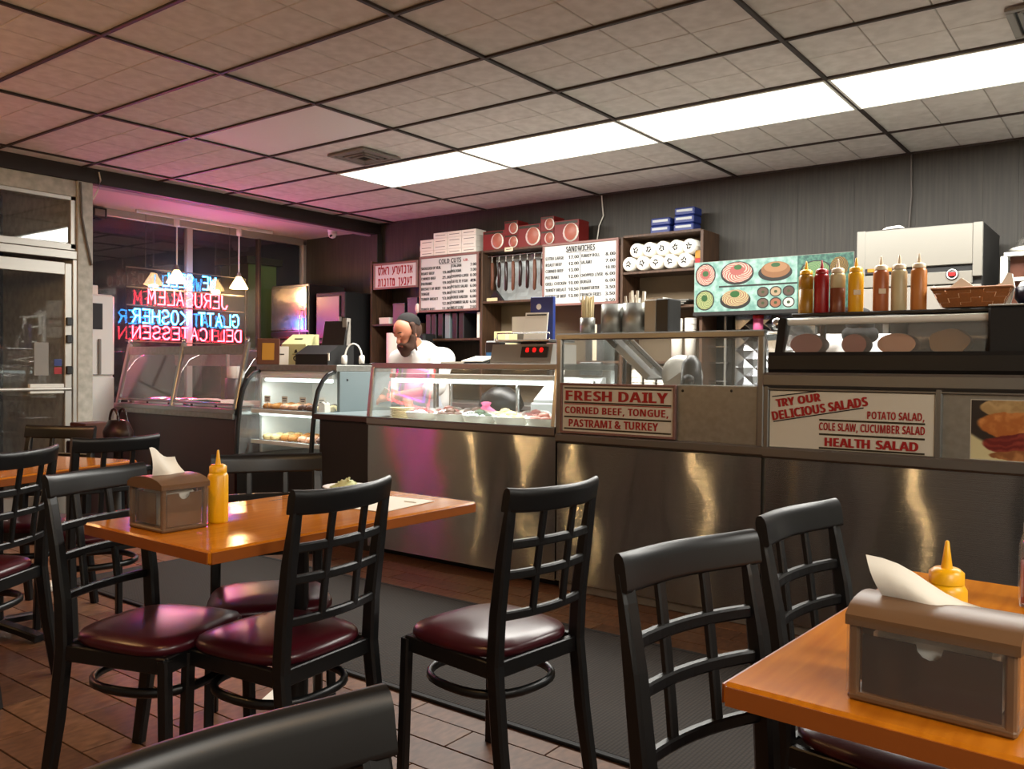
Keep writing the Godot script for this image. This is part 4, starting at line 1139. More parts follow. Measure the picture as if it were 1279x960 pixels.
func build_salad_section() -> void:
	var t := thing("salad_counter", "stainless counter section carrying the black meat case and salad sign", "counter", Vector3.ZERO)
	wavy(t, "front_panel", 3.59, 6.4, 0.055, 0.80, 1.172, 41)
	pbox("toe_kick", Vector3(3.58, 0.0, 0.5), Vector3(6.4, 0.075, 1.09), M.black_matte, t, 0.0)
	pbox("base_moulding", Vector3(3.58, 0.0, 1.09), Vector3(6.4, 0.05, 1.14), M.steel_dull, t, 0.004)
	pbox("body", Vector3(3.58, 0.07, 0.45), Vector3(6.4, 1.19, 1.155), M.steel_dull, t, 0.0)
	part("lower_rail", bar([Vector3(3.58, 0.828, 1.172), Vector3(6.4, 0.828, 1.172)], Vector3.UP, 0.026, 0.018), M.steel_trim, t)
	part("upper_rail", bar([Vector3(3.58, 1.16, 1.172), Vector3(6.4, 1.16, 1.172)], Vector3.UP, 0.034, 0.018), M.steel_trim, t)
	pbox("rail_lip", Vector3(3.59, 1.114, 1.165), Vector3(6.4, 1.124, 1.185), M.steel_trim, t, 0.002)
	for x in [3.592, 4.312]:
		part("post", bar([Vector3(x, 0.85, 1.172), Vector3(x, 1.13, 1.172)], Vector3.RIGHT, 0.013, 0.014), M.steel_trim, t)
	pbox("plate", Vector3(4.325, 0.853, 1.158), Vector3(6.4, 1.114, 1.168), M.steel_dull, t, 0.0)
	var s := thing("salad_sign", "white TRY OUR DELICIOUS SALADS sign in red letters on the counter", "sign", Vector3(3.952, 0.983, 1.172))
	part("board", box(Vector3(0.69, 0.255, 0.008), 0.001), M.sign_white, s)
	lettering(s, "TRY OUR", M.sign_red, Vector3(-0.215, 0.088, 0.006), 0.20, 0.036, Vector3(0, 0, 0.17), bold, 2.0, "lettering", 0.002, true)
	lettering(s, "DELICIOUS SALADS", M.sign_red, Vector3(-0.125, 0.052, 0.006), 0.42, 0.040, Vector3(0, 0, 0.19), bold, 2.0, "lettering", 0.002, true)
	lettering(s, "POTATO SALAD,", M.sign_red, Vector3(0.195, 0.030, 0.006), 0.225, 0.038)
	lettering(s, "COLE SLAW, CUCUMBER SALAD", M.sign_red, Vector3(0.095, -0.027, 0.006), 0.43, 0.040)
	for w in [["HEAL", -0.033, 0.122], ["TH", 0.063, 0.062], ["SALAD", 0.203, 0.163]]:
		lettering(s, w[0], M.sign_red, Vector3(w[1], -0.092, 0.006), w[2], 0.038, Vector3.ZERO, bold, 2.0, "lettering", 0.002, true)
	for a in [[0.095, 0.004, 0.43], [0.095, -0.059, 0.43], [0.095, -0.120, 0.43]]: part("print_bar", box(Vector3(a[2], 0.008, 0.002)), M.sign_olive, s, Vector3(a[0], a[1], 0.005))
	for a in [[-0.235, 0.115, 0.20, 0.14], [-0.13, 0.025, 0.40, 0.19]]:
		part("print_bar", box(Vector3(a[2], 0.005, 0.002)), M.ink, s, Vector3(a[0], a[1], 0.005)).rotation.z = a[3]
	# sandwich photograph
	var ph := thing("sandwich_photo", "printed photograph of a meat sandwich on the counter's right end", "photo", Vector3(4.60, 0.975, 1.171))
	var im := Image.create(256, 180, false, Image.FORMAT_RGB8)
	im.fill(Color(0.16, 0.13, 0.11))
	var n := FastNoiseLite.new()
	n.frequency = 0.009
	var blobs := [[112, 24, 92, 34, Color(0.62, 0.50, 0.32), Color(0.76, 0.64, 0.44)], [165, 72, 152, 44, Color(0.66, 0.38, 0.16), Color(0.84, 0.58, 0.32)], [150, 130, 122, 36, Color(0.40, 0.10, 0.08), Color(0.60, 0.26, 0.20)], [150, 166, 104, 18, Color(0.52, 0.32, 0.17), Color(0.70, 0.48, 0.28)]]
	for y in 180:
		for x in 256:
			var w := n.get_noise_2d(x, y)
			var c := Color(0.16, 0.13, 0.11)
			c = c.lerp(Color(0.80, 0.76, 0.58), smoothstep(0.0, 14.0, y - (96 + 24 * sin(x * 0.03))) * (1.0 - smoothstep(40.0, 90.0, x - y * 0.3)))
			for k in 4:
				var q = blobs[k]
				var d := pow((x - q[0]) / float(q[2]), 2) + pow((y - q[1] + w * 10.0) / float(q[3]), 2)
				var grain := 0.5 + 0.5 * sin(y * (0.30 if k == 2 else 0.06) + x * 0.012 + w * 7.0)
				c = c.lerp((q[4] as Color).lerp(q[5], clampf(grain * 0.7 + w * 0.5, 0, 1)), 1.0 - smoothstep(0.86, 1.04, d))
			im.set_pixel(x, y, c)
	var pm := mat("sandwich_print", Color(1, 1, 1), 0.4)
	pm.albedo_texture = ImageTexture.create_from_image(im)
	picture(ph, "print", 0.34, 0.235, pm)
	part("backing", box(Vector3(0.345, 0.24, 0.004)), M.sign_white, ph, Vector3(0, 0, -0.0025))
	# black meat case
	var c := thing("meat_case", "long black topped glass case showing four cut meats", "display case", Vector3.ZERO)
	part("bumper", bar([Vector3(3.60, 1.24, 1.165), Vector3(6.4, 1.24, 1.165)], Vector3.UP, 0.047, 0.022), M.black, c)
	pbox("floor_pan", Vector3(3.62, 1.195, 0.55), Vector3(6.4, 1.275, 1.15), M.black, c, 0.002)
	part("end_bracket", prism([Vector2(-1.155, 1.28), Vector2(-1.12, 1.28), Vector2(-1.03, 1.43), Vector2(-1.10, 1.445)], 0.035, Transform3D(Basis(Vector3.UP, PI / 2), Vector3(3.635, 0, 0))), M.black, c)
	pbox("end_glass", Vector3(3.622, 1.28, 0.57), Vector3(3.628, 1.43, 1.10), M.glass, c, 0.0)
	part("front_glass", bar([Vector3(4.06, 1.283, 1.145), Vector3(4.06, 1.415, 1.08)], Vector3.RIGHT, 0.41, 0.003), M.glass, c)
	part("front_tube", tube([Vector3(3.62, 1.428, 1.075), Vector3(4.50, 1.428, 1.075)], 0.017, 10), M.white_metal, c)
	part("tube_cap", lathe([Vector2(0, -0.02), Vector2(0.026, -0.016), Vector2(0.03, 0.0), Vector2(0.026, 0.016), Vector2(0, 0.02)], 10), M.chrome, c, Vector3(3.60, 1.42, 1.075)).rotation.z = PI / 2
	pbox("deck", Vector3(3.66, 1.45, 0.60), Vector3(4.48, 1.468, 1.06), M.black, c, 0.004)
	for x in [3.67, 4.46]: pbox("deck_leg", Vector3(x - 0.012, 1.275, 0.60), Vector3(x + 0.012, 1.45, 0.63), M.black, c, 0.002)
	pbox("hood", Vector3(4.475, 1.275, 0.60), Vector3(6.4, 1.468, 1.12), M.black_matte, c, 0.01)
	pbox("hood_trim", Vector3(4.475, 1.468, 0.60), Vector3(6.4, 1.476, 1.12), M.steel_dull, c, 0.002)
	pbox("rear_door", Vector3(4.06, 1.28, 0.57), Vector3(4.48, 1.44, 0.575), M.mirror_steel, c, 0.0)
	pbox("rear_divider", Vector3(4.045, 1.28, 0.57), Vector3(4.06, 1.44, 0.585), M.black, c, 0.0)
	var ms := [[3.705, 0.080, 0.105, "meat_pink", "brownish pink cooked salami end, leftmost in the black case"], [3.92, 0.058, 0.10, "meat_pink", "small round salami end, second in the black case"], [4.10, 0.085, 0.10, "meat_tan", "wide tan turkey roll cut face, third in the black case"], [4.31, 0.085, 0.115, "meat_turkey", "roasted brown turkey breast, rightmost in the black case"]]
	for i in 4:
		var a = ms[i]
		var mt := thing("cut_meat", a[4], "meat", Vector3(a[0], 1.275, 0.90), 0, "cut meats in the black case")
		var s2 := st()
		var rings := 7
		var segs := 20
		var R := func(j: int, k: int) -> Vector3:
			var f := float(j) / (rings - 1)
			var sc := sqrt(maxf(0.0, 1.0 - pow(f, 3.0)))
			if j == 0: sc = 0.94
			var an := TAU * k / segs
			var bump := 1.0 + (0.05 * sin(an * 5 + 1.0) * cos(f * 4) if i == 3 else 0.0)
			return Vector3(cos(an) * a[1] * sc * bump, a[2] / 2 + sin(an) * a[2] / 2 * sc * bump, 0.08 - 0.2 * f)
		for j in rings - 1:
			for k in segs: quad(s2, R.call(j + 1, k), R.call(j + 1, k + 1), R.call(j, k + 1), R.call(j, k), true)
		part("rind", fin(s2), M[a[3]] if i == 3 else M.meat_rind, mt)
		var s3 := st()
		for k in segs: tri3(s3, Vector3(0, a[2] / 2, 0.081), R.call(0, k) + Vector3(0, 0, 0.001), R.call(0, k + 1) + Vector3(0, 0, 0.001))
		part("cut_face", fin(s3), M[a[3]], mt)

func picture(parent: Node, called: String, w: float, h: float, m: Material, at := Vector3.ZERO) -> void:
	var s := st()
	s.set_smooth_group(0xFFFFFFFF)
	var P := [Vector3(-w / 2, -h / 2, 0), Vector3(w / 2, -h / 2, 0), Vector3(w / 2, h / 2, 0), Vector3(-w / 2, h / 2, 0)]
	var U := [Vector2(0, 1), Vector2(1, 1), Vector2(1, 0), Vector2(0, 0)]
	for q in [0, 2, 1, 0, 3, 2]:
		s.set_uv(U[q])
		s.add_vertex(P[q])
	part(called, fin(s), m, parent, at)

func squeeze_bottle(label: String, at: Vector3, r: float, h: float, body: String, cap: String, fill := "", level := 0.6, group := "", turn := 0.0) -> Node3D:
	var b := thing("squeeze_bottle", label, "bottle", at, turn, group)
	if fill:
		part("body", lathe([Vector2(0, h * level), Vector2(r, h * level), Vector2(r, h * 0.93), Vector2(r * 0.8, h), Vector2(0, h)], 16), M[body], b)
		part("contents", lathe([Vector2(0, 0), Vector2(r * 0.95, 0), Vector2(r, 0.006), Vector2(r, h * level), Vector2(0, h * level)], 16), M[fill], b)
	else:
		part("body", lathe([Vector2(0, 0), Vector2(r * 0.95, 0), Vector2(r, 0.006), Vector2(r, h * 0.93), Vector2(r * 0.8, h), Vector2(0, h)], 16), M[body], b)
	part("cap", lathe([Vector2(r * 0.85, h), Vector2(r * 0.85, h + 0.016), Vector2(r * 0.6, h + 0.022), Vector2(0, h + 0.022)], 16), M[cap], b)
	part("nozzle", lathe([Vector2(r * 0.30, h + 0.02), Vector2(r * 0.22, h + 0.035), Vector2(r * 0.10, h + 0.062), Vector2(0, h + 0.064)], 10), M[cap], b)
	return b

func items_on_deck() -> void:
	var y := 1.468
	var list := [[3.70, "mustard_dull", "mustard", "yellow squeeze bottle with dull mustard, leftmost on the black case", "mustard_dull"], [3.772, "ketchup", "ketchup", "red ketchup squeeze bottle on the black case", ""], [3.845, "sauce_pale", "cap_cream", "squeeze bottle half full of brown sauce between ketchup and mustard", "sauce_brown"], [3.925, "mustard", "mustard", "bright yellow mustard squeeze bottle with a pale label on the black case", ""],
		[4.032, "sauce_peach", "cap_cream", "clear squeeze bottle of peach coloured dressing on the black case", ""], [4.108, "sauce_pale", "cap_cream", "squeeze bottle of pale dressing between two orange ones", ""], [4.188, "sauce_amber", "cap_cream", "squeeze bottle of amber sauce beside the basket", ""]]
	for a in list:
		var b := squeeze_bottle(a[3], Vector3(a[0], y, 0.98), 0.033, 0.185, a[1], a[2], a[4], 0.62, "squeeze bottles on the black case")
		if a[1] == "mustard" or a[1] == "sauce_peach":
			part("label", box(Vector3(0.03, 0.022, 0.002)), M.cap_cream, b, Vector3(0.014, 0.09, 0.031)).rotation.y = 0.45
	# bread basket with napkins
	var k := thing("bread_basket", "brown woven basket holding white napkins on the black case", "basket", Vector3(4.40, y + 0.008, 0.97))
	var s := st()
	var rr := [[0.11, 0.055, 0.0], [0.145, 0.075, 0.075]]
	for i in 4:
		var c := [Vector2(-1, 1), Vector2(1, 1), Vector2(1, -1), Vector2(-1, -1)]
		var p: Vector2 = c[i]
		var q: Vector2 = c[(i + 1) % 4]
		for j in 6:
			for h in 4:
				var u0 := j / 6.0
				var u1 := (j + 1) / 6.0 - 0.002
				var h0 := h / 4.0
				var h1 := (h + 1) / 4.0 - 0.003
				var o := 0.004 if (j + h) % 2 else 0.0
				var V := func(u: float, hh: float) -> Vector3:
					var v := p.lerp(q, u)
					return Vector3(v.x * (lerpf(rr[0][0], rr[1][0], hh) + o), lerpf(0.0, 0.075, hh), v.y * (lerpf(rr[0][1], rr[1][1], hh) + o))
				quad(s, V.call(u0, h0), V.call(u1, h0), V.call(u1, h1), V.call(u0, h1))
	add_box(s, Vector3(0, 0.004, 0), Vector3(0.22, 0.008, 0.11))
	part("weave", fin(s), M.basket, k)
	part("rim", tube([Vector3(-0.147, 0.076, 0.077), Vector3(0.147, 0.076, 0.077), Vector3(0.147, 0.076, -0.077), Vector3(-0.147, 0.076, -0.077)], 0.006, 6, true), M.basket, k)
	part("handle_knob", lathe([Vector2(0, -0.014), Vector2(0.014, 0), Vector2(0, 0.014)], 8), M.cap_cream, k, Vector3(-0.155, 0.085, 0.0))
	for a in [[-0.045, 0.0, "white folded napkin standing like a tent in the left of the basket"], [0.11, 0.1, "white crumpled napkin rising from the basket's right end"]]:
		var np := thing("napkin", a[2], "napkin", Vector3(4.40 + a[0], y + 0.016, 0.97))
		part("sheet", prism([Vector2(-0.075, 0), Vector2(0.075, 0), Vector2(0.06, 0.07), Vector2(0.0, 0.118), Vector2(-0.05, 0.075)] if a[1] == 0.0 else [Vector2(-0.07, 0), Vector2(0.025, 0), Vector2(0.04, 0.07), Vector2(0.03, 0.125), Vector2(0.015, 0.13), Vector2(-0.005, 0.09), Vector2(-0.06, 0.065)], 0.03), M.napkin, np)
	var cupb := thing("blue_bowl", "dark blue bowl with a white lid at the picture's right edge", "bowl", Vector3(4.62, y + 0.008, 0.98))
	part("bowl", lathe([Vector2(0, 0), Vector2(0.05, 0), Vector2(0.07, 0.03), Vector2(0.068, 0.075), Vector2(0.06, 0.075), Vector2(0, 0.02)], 16), M.navy, cupb)
	part("lid", lathe([Vector2(0.062, 0.072), Vector2(0.05, 0.095), Vector2(0, 0.10)], 16), M.white, cupb)
	# on the slicer section's glass top
	var st2 := thing("straw_cup", "steel cup packed with pale drinking straws", "straws", Vector3(2.38 + 0.10, 1.392, 0.95))
	part("cup", lathe([Vector2(0, 0), Vector2(0.042, 0), Vector2(0.042, 0.095), Vector2(0.038, 0.095), Vector2(0.038, 0.01), Vector2(0, 0.01)], 14), M.steel_dull, st2)
	for i in 16:
		var an := i * 2.4
		var r := 0.032 * sqrt((i + 0.5) / 16.0)
		part("straw", tube([Vector3(cos(an) * r, 0.012, sin(an) * r), Vector3(cos(an) * r * 1.15, 0.205 + 0.012 * sin(i * 3.0), sin(an) * r * 1.15)], 0.0045, 6), M.sauce_pale, st2)
	var cans := [[2.632, 0.066, 0.165, "wide steel canister left of the cutlery canister"], [2.774, 0.073, 0.165, "steel canister full of white plastic cutlery"]]
	for i in 2:
		var a = cans[i]
		var c := thing("steel_canister", a[3], "canister", Vector3(a[0], 1.392, 0.93), 0, "steel canisters on the glass shelf")
		part("can", lathe([Vector2(0, 0), Vector2(a[1], 0), Vector2(a[1], a[2]), Vector2(a[1] - 0.004, a[2]), Vector2(a[1] - 0.004, 0.01), Vector2(0, 0.01)], 20), M.steel_dull, c)
		if i == 1:
			for j in 12:
				var an := j * 2.39
				var r := 0.05 * sqrt((j + 0.5) / 12.0)
				var tip := Vector3(cos(an) * r * 1.3, 0.185 + 0.05 * absf(sin(j * 1.7)), sin(an) * r * 1.3)
				part("fork", bar([Vector3(cos(an) * r, 0.02, sin(an) * r), tip], Vector3(0, 0, 1), 0.003, 0.007), M.paper, c)
	var nh := thing("napkin_holder", "black and silver napkin holder right of the canisters", "napkin holder", Vector3(2.93, 1.392, 0.93))
	part("body", box(Vector3(0.07, 0.175, 0.14), 0.004), M.satin_steel, nh, Vector3(-0.035, 0.0885, 0))
	part("face", box(Vector3(0.075, 0.18, 0.145), 0.006), M.black, nh, Vector3(0.0375, 0.09, 0.002))
	part("napkins", box(Vector3(0.10, 0.012, 0.11)), M.paper, nh, Vector3(-0.02, 0.182, 0))
	var mg := thing("menu_leaflet", "small printed leaflet with a pink picture beside the straws", "leaflet", Vector3(2.565, 1.392, 0.86))
	part("sheet", box(Vector3(0.10, 0.14, 0.003)), M.ink, mg, Vector3(0, 0.07, 0)).rotation.x = -0.12
	part("picture", lathe([Vector2(0.03, 0), Vector2(0, 0.002)], 14), M.pink_bag, mg, Vector3(0, 0.095, -0.004)).rotation.x = PI / 2 - 0.12
	part("footer", box(Vector3(0.095, 0.03, 0.003)), M.frame_gold, mg, Vector3(0, 0.02, 0.003)).rotation.x = -0.12
	# on the pastry case deck
	var d := 1.215
	var fr := thing("framed_certificate", "small wooden framed certificate on the pastry case", "frame", Vector3(-0.425, d, 0.90), 0.75)
	part("frame", box(Vector3(0.17, 0.20, 0.016), 0.004), M.frame_wood, fr, Vector3(0, 0.10, 0)).rotation.x = -0.1
	part("print", box(Vector3(0.09, 0.13, 0.004)), M.frame_gold, fr, Vector3(0, 0.10, 0.009)).rotation.x = -0.1
	part("easel", box(Vector3(0.03, 0.15, 0.006)), M.frame_wood, fr, Vector3(0, 0.075, -0.04)).rotation.x = 0.35
	var cdw := thing("price_card", "small white card standing before the cream box", "card", Vector3(-0.355, d, 0.835), 0.6)
	part("card", box(Vector3(0.115, 0.14, 0.003)), M.paper, cdw, Vector3(0, 0.07, 0)).rotation.x = -0.06
	part("print_line", box(Vector3(0.05, 0.008, 0.001)), M.ink, cdw, Vector3(0, 0.08, 0.002)).rotation.x = -0.06
	part("foot", box(Vector3(0.08, 0.004, 0.04)), M.paper, cdw, Vector3(0, 0.002, -0.02))
	var db := thing("donation_box", "cream house shaped donation box on the pastry case", "donation box", Vector3(-0.335, d, 0.665), 0.35)
	part("body", prism([Vector2(-0.1, 0), Vector2(0.1, 0), Vector2(0.1, 0.16), Vector2(-0.06, 0.24), Vector2(-0.1, 0.24)], 0.21, Transform3D(Basis(Vector3.UP, -PI / 2), Vector3.ZERO)), M.cream_box, db)
	part("slot", box(Vector3(0.07, 0.004, 0.01)), M.ink, db, Vector3(0, 0.203, 0.025)).rotation.x = 0.46
	part("emblem", lathe([Vector2(0.022, 0), Vector2(0.022, 0.002), Vector2(0.014, 0.002), Vector2(0.014, 0)], 14), M.ink, db, Vector3(0.02, 0.05, 0.1005)).rotation.x = PI / 2
	part("emblem", prism([Vector2(-0.015, 0), Vector2(0.015, 0.004), Vector2(0.006, 0.03), Vector2(-0.008, 0.024)], 0.002), M.ink, db, Vector3(0.02, 0.09, 0.101))
	part("print_line", box(Vector3(0.06, 0.004, 0.001)), M.ink, db, Vector3(0.02, 0.082, 0.101))
	var pr := thing("receipt_printer", "low black register with slanted top on the pastry case", "register", Vector3(-0.03, d, 0.68), 0.2)
	part("body", prism([Vector2(-0.16, 0), Vector2(0.16, 0), Vector2(0.16, 0.08), Vector2(0.02, 0.15), Vector2(-0.16, 0.15)], 0.30, Transform3D(Basis(Vector3.UP, -PI / 2), Vector3.ZERO)), M.black_matte, pr)
	part("display", box(Vector3(0.22, 0.20, 0.03), 0.006), M.black, pr, Vector3(0.02, 0.24, -0.10)).rotation.x = -0.2
	part("stalk", box(Vector3(0.04, 0.24, 0.05)), M.grey_plastic, pr, Vector3(0.11, 0.24, -0.12))
	part("key", box(Vector3(0.016, 0.055, 0.006)), M.paper, pr, Vector3(0.152, 0.06, 0.155))
	var hp := thing("headphones", "white over-ear headphones resting on the pastry case", "headphones", Vector3(0.26, d, 0.66), 0.7)
	var arc := []
	for i in 13:
		var an := PI * i / 12.0
		arc.append(Vector3(cos(an) * 0.062, 0.055 + sin(an) * 0.105, -0.02))
	part("headband", bar(arc, Vector3(0, 0, 1), 0.018, 0.005), M.white, hp)
	for g in [-1, 1]:
		part("ear_cup", lathe([Vector2(0, -0.018), Vector2(0.034, -0.016), Vector2(0.038, 0), Vector2(0.03, 0.02), Vector2(0, 0.022)], 14), M.white, hp, Vector3(0.064 * g, 0.04, -0.01)).rotation.z = PI / 2
	part("cable", tube([Vector3(0.06, 0.01, 0.02), Vector3(0.12, 0.006, 0.06), Vector3(0.16, 0.02, 0.03), Vector3(0.14, 0.006, -0.04), Vector3(0.08, 0.006, -0.05)], 0.005, 6), M.black, hp)

# ---------------------------------------------------------------- things on and along the back wall
func build_back_wall() -> void:
	var bc := thing("back_counter", "long steel topped counter along the wood wall", "counter", Vector3.ZERO)
	pbox("cabinet", Vector3(-1.38, 0.0, -1.24), Vector3(6.4, 0.86, -0.66), M.shelf_wood, bc, 0.003)
	pbox("top", Vector3(-1.39, 0.86, -1.245), Vector3(6.4, 0.90, -0.62), M.steel_dull, bc, 0.004)
	# shelf unit
	var u := thing("shelf_unit", "brown wooden wall shelves behind the counter", "shelf", Vector3.ZERO)
	for x in [-1.25, 0.165, 1.60, 2.285]:
		pbox("upright", Vector3(x - 0.012, 0.90, -1.245), Vector3(x + 0.012, 2.255, -0.955), M.shelf_wood, u, 0.002)
	for a in [[-1.25, -0.60, 2.225], [-0.60, 0.165, 2.245], [0.165, 1.60, 2.245], [1.60, 2.285, 2.255], [-1.25, -0.62, 1.62], [-0.62, 0.165, 1.465], [0.165, 1.60, 1.79], [1.60, 2.285, 1.965], [1.60, 2.285, 1.69], [1.60, 2.285, 1.26], [0.165, 1.60, 1.26]]:
		pbox("shelf_board", Vector3(a[0] + 0.012, a[2] - 0.01, -1.245), Vector3(a[1] - 0.012, a[2] + 0.01, -0.96), M.shelf_wood, u, 0.002)
	pbox("back_board", Vector3(0.17, 0.9, -1.246), Vector3(2.28, 2.24, -1.238), M.shelf_back, u, 0.0)
	pbox("divider", Vector3(-0.63, 0.90, -1.245), Vector3(-0.61, 1.63, -0.96), M.shelf_wood, u, 0.002)
	menu_boards()
	# cartons on top: white
	var col_h := [3, 4, 4, 4]
	for c in 4:
		for k in col_h[c]:
			var b := thing("white_carton", "flat white carton on the shelf top, %s column from the left, %s from the bottom" % [["first", "second", "third", "fourth"][c], ["lowest", "second", "third", "fourth"][k]], "carton", Vector3(-0.53 + 0.173 * c, 2.255 + 0.053 * k, -1.06 + 0.004 * (k % 2)), 0, "white cartons on the shelf top")
			part("body", box(Vector3(0.168, 0.052, 0.15), 0.002), M.paper, b, Vector3(0, 0.026, 0))
			part("print_line", box(Vector3(0.12, 0.006, 0.001)), M.grey_plastic, b, Vector3(0, 0.026, 0.0755))
	# red meat cartons
	var rc := [[0.28, 0.24, 0.17, 0, "large red meat carton, leftmost on the shelf top"], [0.475, 0.145, 0.12, 0, "small red carton under another between the first two large ones"], [0.475, 0.145, 0.12, 1, "small red carton on top of another between the first two large ones"], [0.67, 0.235, 0.19, 0, "large red meat carton in the middle of the row"],
		[0.86, 0.135, 0.12, 0, "small red carton under another left of the last large one"], [0.86, 0.135, 0.12, 1, "tall placed small red carton, highest in the row"], [1.055, 0.245, 0.19, 0, "large red meat carton at the right end of the row"]]
	for a in rc:
		var b := thing("meat_carton", a[4], "carton", Vector3(a[0], 2.255 + 0.12 * a[3], -1.06), 0, "red printed meat cartons")
		part("body", box(Vector3(a[1], a[2], 0.16), 0.002), M.box_red, b, Vector3(0, a[2] / 2, 0))
		var r: float = a[2] * 0.36
		part("plate_print", lathe([Vector2(r * 1.15, 0), Vector2(r * 1.15, 0.001), Vector2(0, 0.001)], 18), M.paper, b, Vector3(a[1] * 0.18, a[2] * 0.45, 0.0802)).rotation.x = PI / 2
		part("meat_print", lathe([Vector2(r, 0), Vector2(r * 0.9, 0.004), Vector2(0, 0.005)], 14, 0.9, 1.05), M.meat_pink, b, Vector3(a[1] * 0.18, a[2] * 0.48, 0.0815)).rotation.x = PI / 2
		part("print_band", box(Vector3(a[1] * 0.9, a[2] * 0.12, 0.001)), M.sign_olive, b, Vector3(0, a[2] * 0.9, 0.0805))
	for a in [[1.905, 2, "left"], [2.105, 3, "right"]]:
		for k in a[1]:
			var b := thing("blue_pack", "blue glove packet in the %s pile, %s from the bottom" % [a[2], ["first", "second", "third"][k]], "packet", Vector3(a[0] + 0.004 * k, 2.265 + 0.061 * k, -1.08), 0, "blue packets on the shelf top")
			part("body", box(Vector3(0.165, 0.059, 0.14), 0.008), M.box_blue, b, Vector3(0, 0.03, 0))
			part("label", box(Vector3(0.13, 0.018, 0.001)), M.grey_light, b, Vector3(0, 0.036, 0.0708))
	# paper rolls
	var rolls := []
	for i in 5: rolls.append([1.672 + 0.119 * i, 2.034, "lower row"])
	for i in 5: rolls.append([1.735 + 0.113 * i, 2.138 + 0.006 * i * 0, "upper row"])
	for i in 10:
		var a = rolls[i]
		var b := thing("wrapped_roll", "white wrapped paper roll in the %s, %s from the left" % [a[2], ["first", "second", "third", "fourth", "fifth"][i % 5]], "paper roll", Vector3(a[0], a[1], -1.07), 0, "wrapped rolls on the shelf")
		part("roll", lathe([Vector2(0, -0.13), Vector2(0.046, -0.13), Vector2(0.057, -0.118), Vector2(0.057, 0.118), Vector2(0.046, 0.13), Vector2(0, 0.13)], 14), M.paper, b).rotation.x = PI / 2
		for q in 5:
			var an := q * 1.3 + i
			part("print_mark", box(Vector3(0.022, 0.011, 0.001), 0.0), M.ink, b, Vector3(cos(an) * 0.015, sin(an) * 0.017, 0.1308)).rotation.z = an * 1.7
	var rb := thing("spice_box", "small yellow and red box at the right of the paper rolls", "box", Vector3(2.245, 1.975, -1.0))
	part("body", box(Vector3(0.045, 0.07, 0.05), 0.002), M.sign_red, rb, Vector3(0, 0.035, 0))
	part("top_half", box(Vector3(0.045, 0.06, 0.05), 0.002), M.mustard_dull, rb, Vector3(0, 0.10, 0))
	# hanging salami sticks before a grey plastic sheet
	var ps := thing("plastic_sheet", "crumpled grey plastic sheet in the wall cubby behind hanging sausages", "plastic sheet", Vector3.ZERO)
	var s := st()
	var n := FastNoiseLite.new()
	n.frequency = 3.0
	for i in 18:
		for j in 12:
			var P := func(a: int, b: int) -> Vector3:
				var x := 0.19 + a * 0.64 / 18.0
				var y := 1.815 + b * 0.40 / 12.0
				return Vector3(x, y, -1.14 + 0.03 * n.get_noise_2d(x * 2.0, y * 2.0))
			quad(s, P.call(i, j), P.call(i + 1, j), P.call(i + 1, j + 1), P.call(i, j + 1))
	part("sheet", fin(s), M.grey_light, ps)
	part("rod", tube([Vector3(0.19, 2.205, -1.02), Vector3(0.83, 2.205, -1.02)], 0.006, 6), M.chrome, ps)
	for i in 8:
		var sa := thing("hanging_sausage", "dark thin sausage hanging in the cubby, %s from the left" % ["first", "second", "third", "fourth", "fifth", "sixth", "seventh", "eighth"][i], "sausage", Vector3(0.235 + 0.078 * i, 2.20, -1.02), 0, "dark sausages hanging in the cubby")
		part("string", tube([Vector3.ZERO, Vector3(0, -0.05, 0)], 0.002, 4), M.paper, sa)
		var dy := 0.02 * sin(i * 1.9)
		part("casing", tube([Vector3(0, -0.05, 0), Vector3(0.002, -0.062, 0), Vector3(0.006, -0.17 + dy, 0), Vector3(0.002, -0.285 + dy, 0), Vector3(0, -0.30 + dy, 0)], [0.004, 0.015, 0.017, 0.015, 0.004], 8), M.meat_rind if i % 3 == 0 else M.leather, sa)
	var ph := thing("black_tent_card", "black triangular scoop lying in the cubby below the sausages", "scoop", Vector3(0.30, 1.80, -1.0))
	part("panel", prism([Vector2(-0.09, 0), Vector2(0.09, 0), Vector2(0.0, 0.10)], 0.03), M.black, ph)
	part("label", box(Vector3(0.12, 0.035, 0.004)), M.sauce_pale, ph, Vector3(-0.03, 0.012, 0.02))
	var sg := thing("shelf_tag", "small cream tag on the shelf edge above the sausages", "tag", Vector3(0.47, 2.245, -0.957))
	part("card", box(Vector3(0.09, 0.035, 0.003)), M.cap_cream, sg)
	part("print_line", box(Vector3(0.06, 0.006, 0.001)), M.ink, sg, Vector3(0, 0, 0.002))
	# binders and odd shelf contents
	var bx := [[-0.50, "black"], [-0.43, "laminate_black"], [-0.345, "black"], [-0.26, "grey_panel"], [-0.17, "black"], [-0.09, "laminate_black"], [0.11, "paper"]]
	for i in 7:
		var b := thing("binder", "%s on the shelf below the COLD CUTS board, %s from the left" % ["pale folder" if i == 6 else "dark binder", ["first", "second", "third", "fourth", "fifth", "sixth", "last"][i]], "binder", Vector3(bx[i][0], 1.475, -1.08), 0, "binders below the menu board")
		part("spine", box(Vector3(0.06 if i < 6 else 0.03, 0.235, 0.2), 0.004), M[bx[i][1]], b, Vector3(0, 0.1175, 0))
		part("pages", box(Vector3(0.04 if i < 6 else 0.018, 0.215, 0.008)), M.grey_plastic, b, Vector3(0, 0.1175, -0.101))
	var sbx := [[-1.10, 1.63, 0.14, 0.055, "paper", "small white carton on the left wall shelf"], [-0.90, 1.63, 0.16, 0.19, "black", "black box standing on the left wall shelf"], [-0.72, 1.63, 0.13, 0.24, "navy", "dark blue box in the corner of the left wall shelf"]]
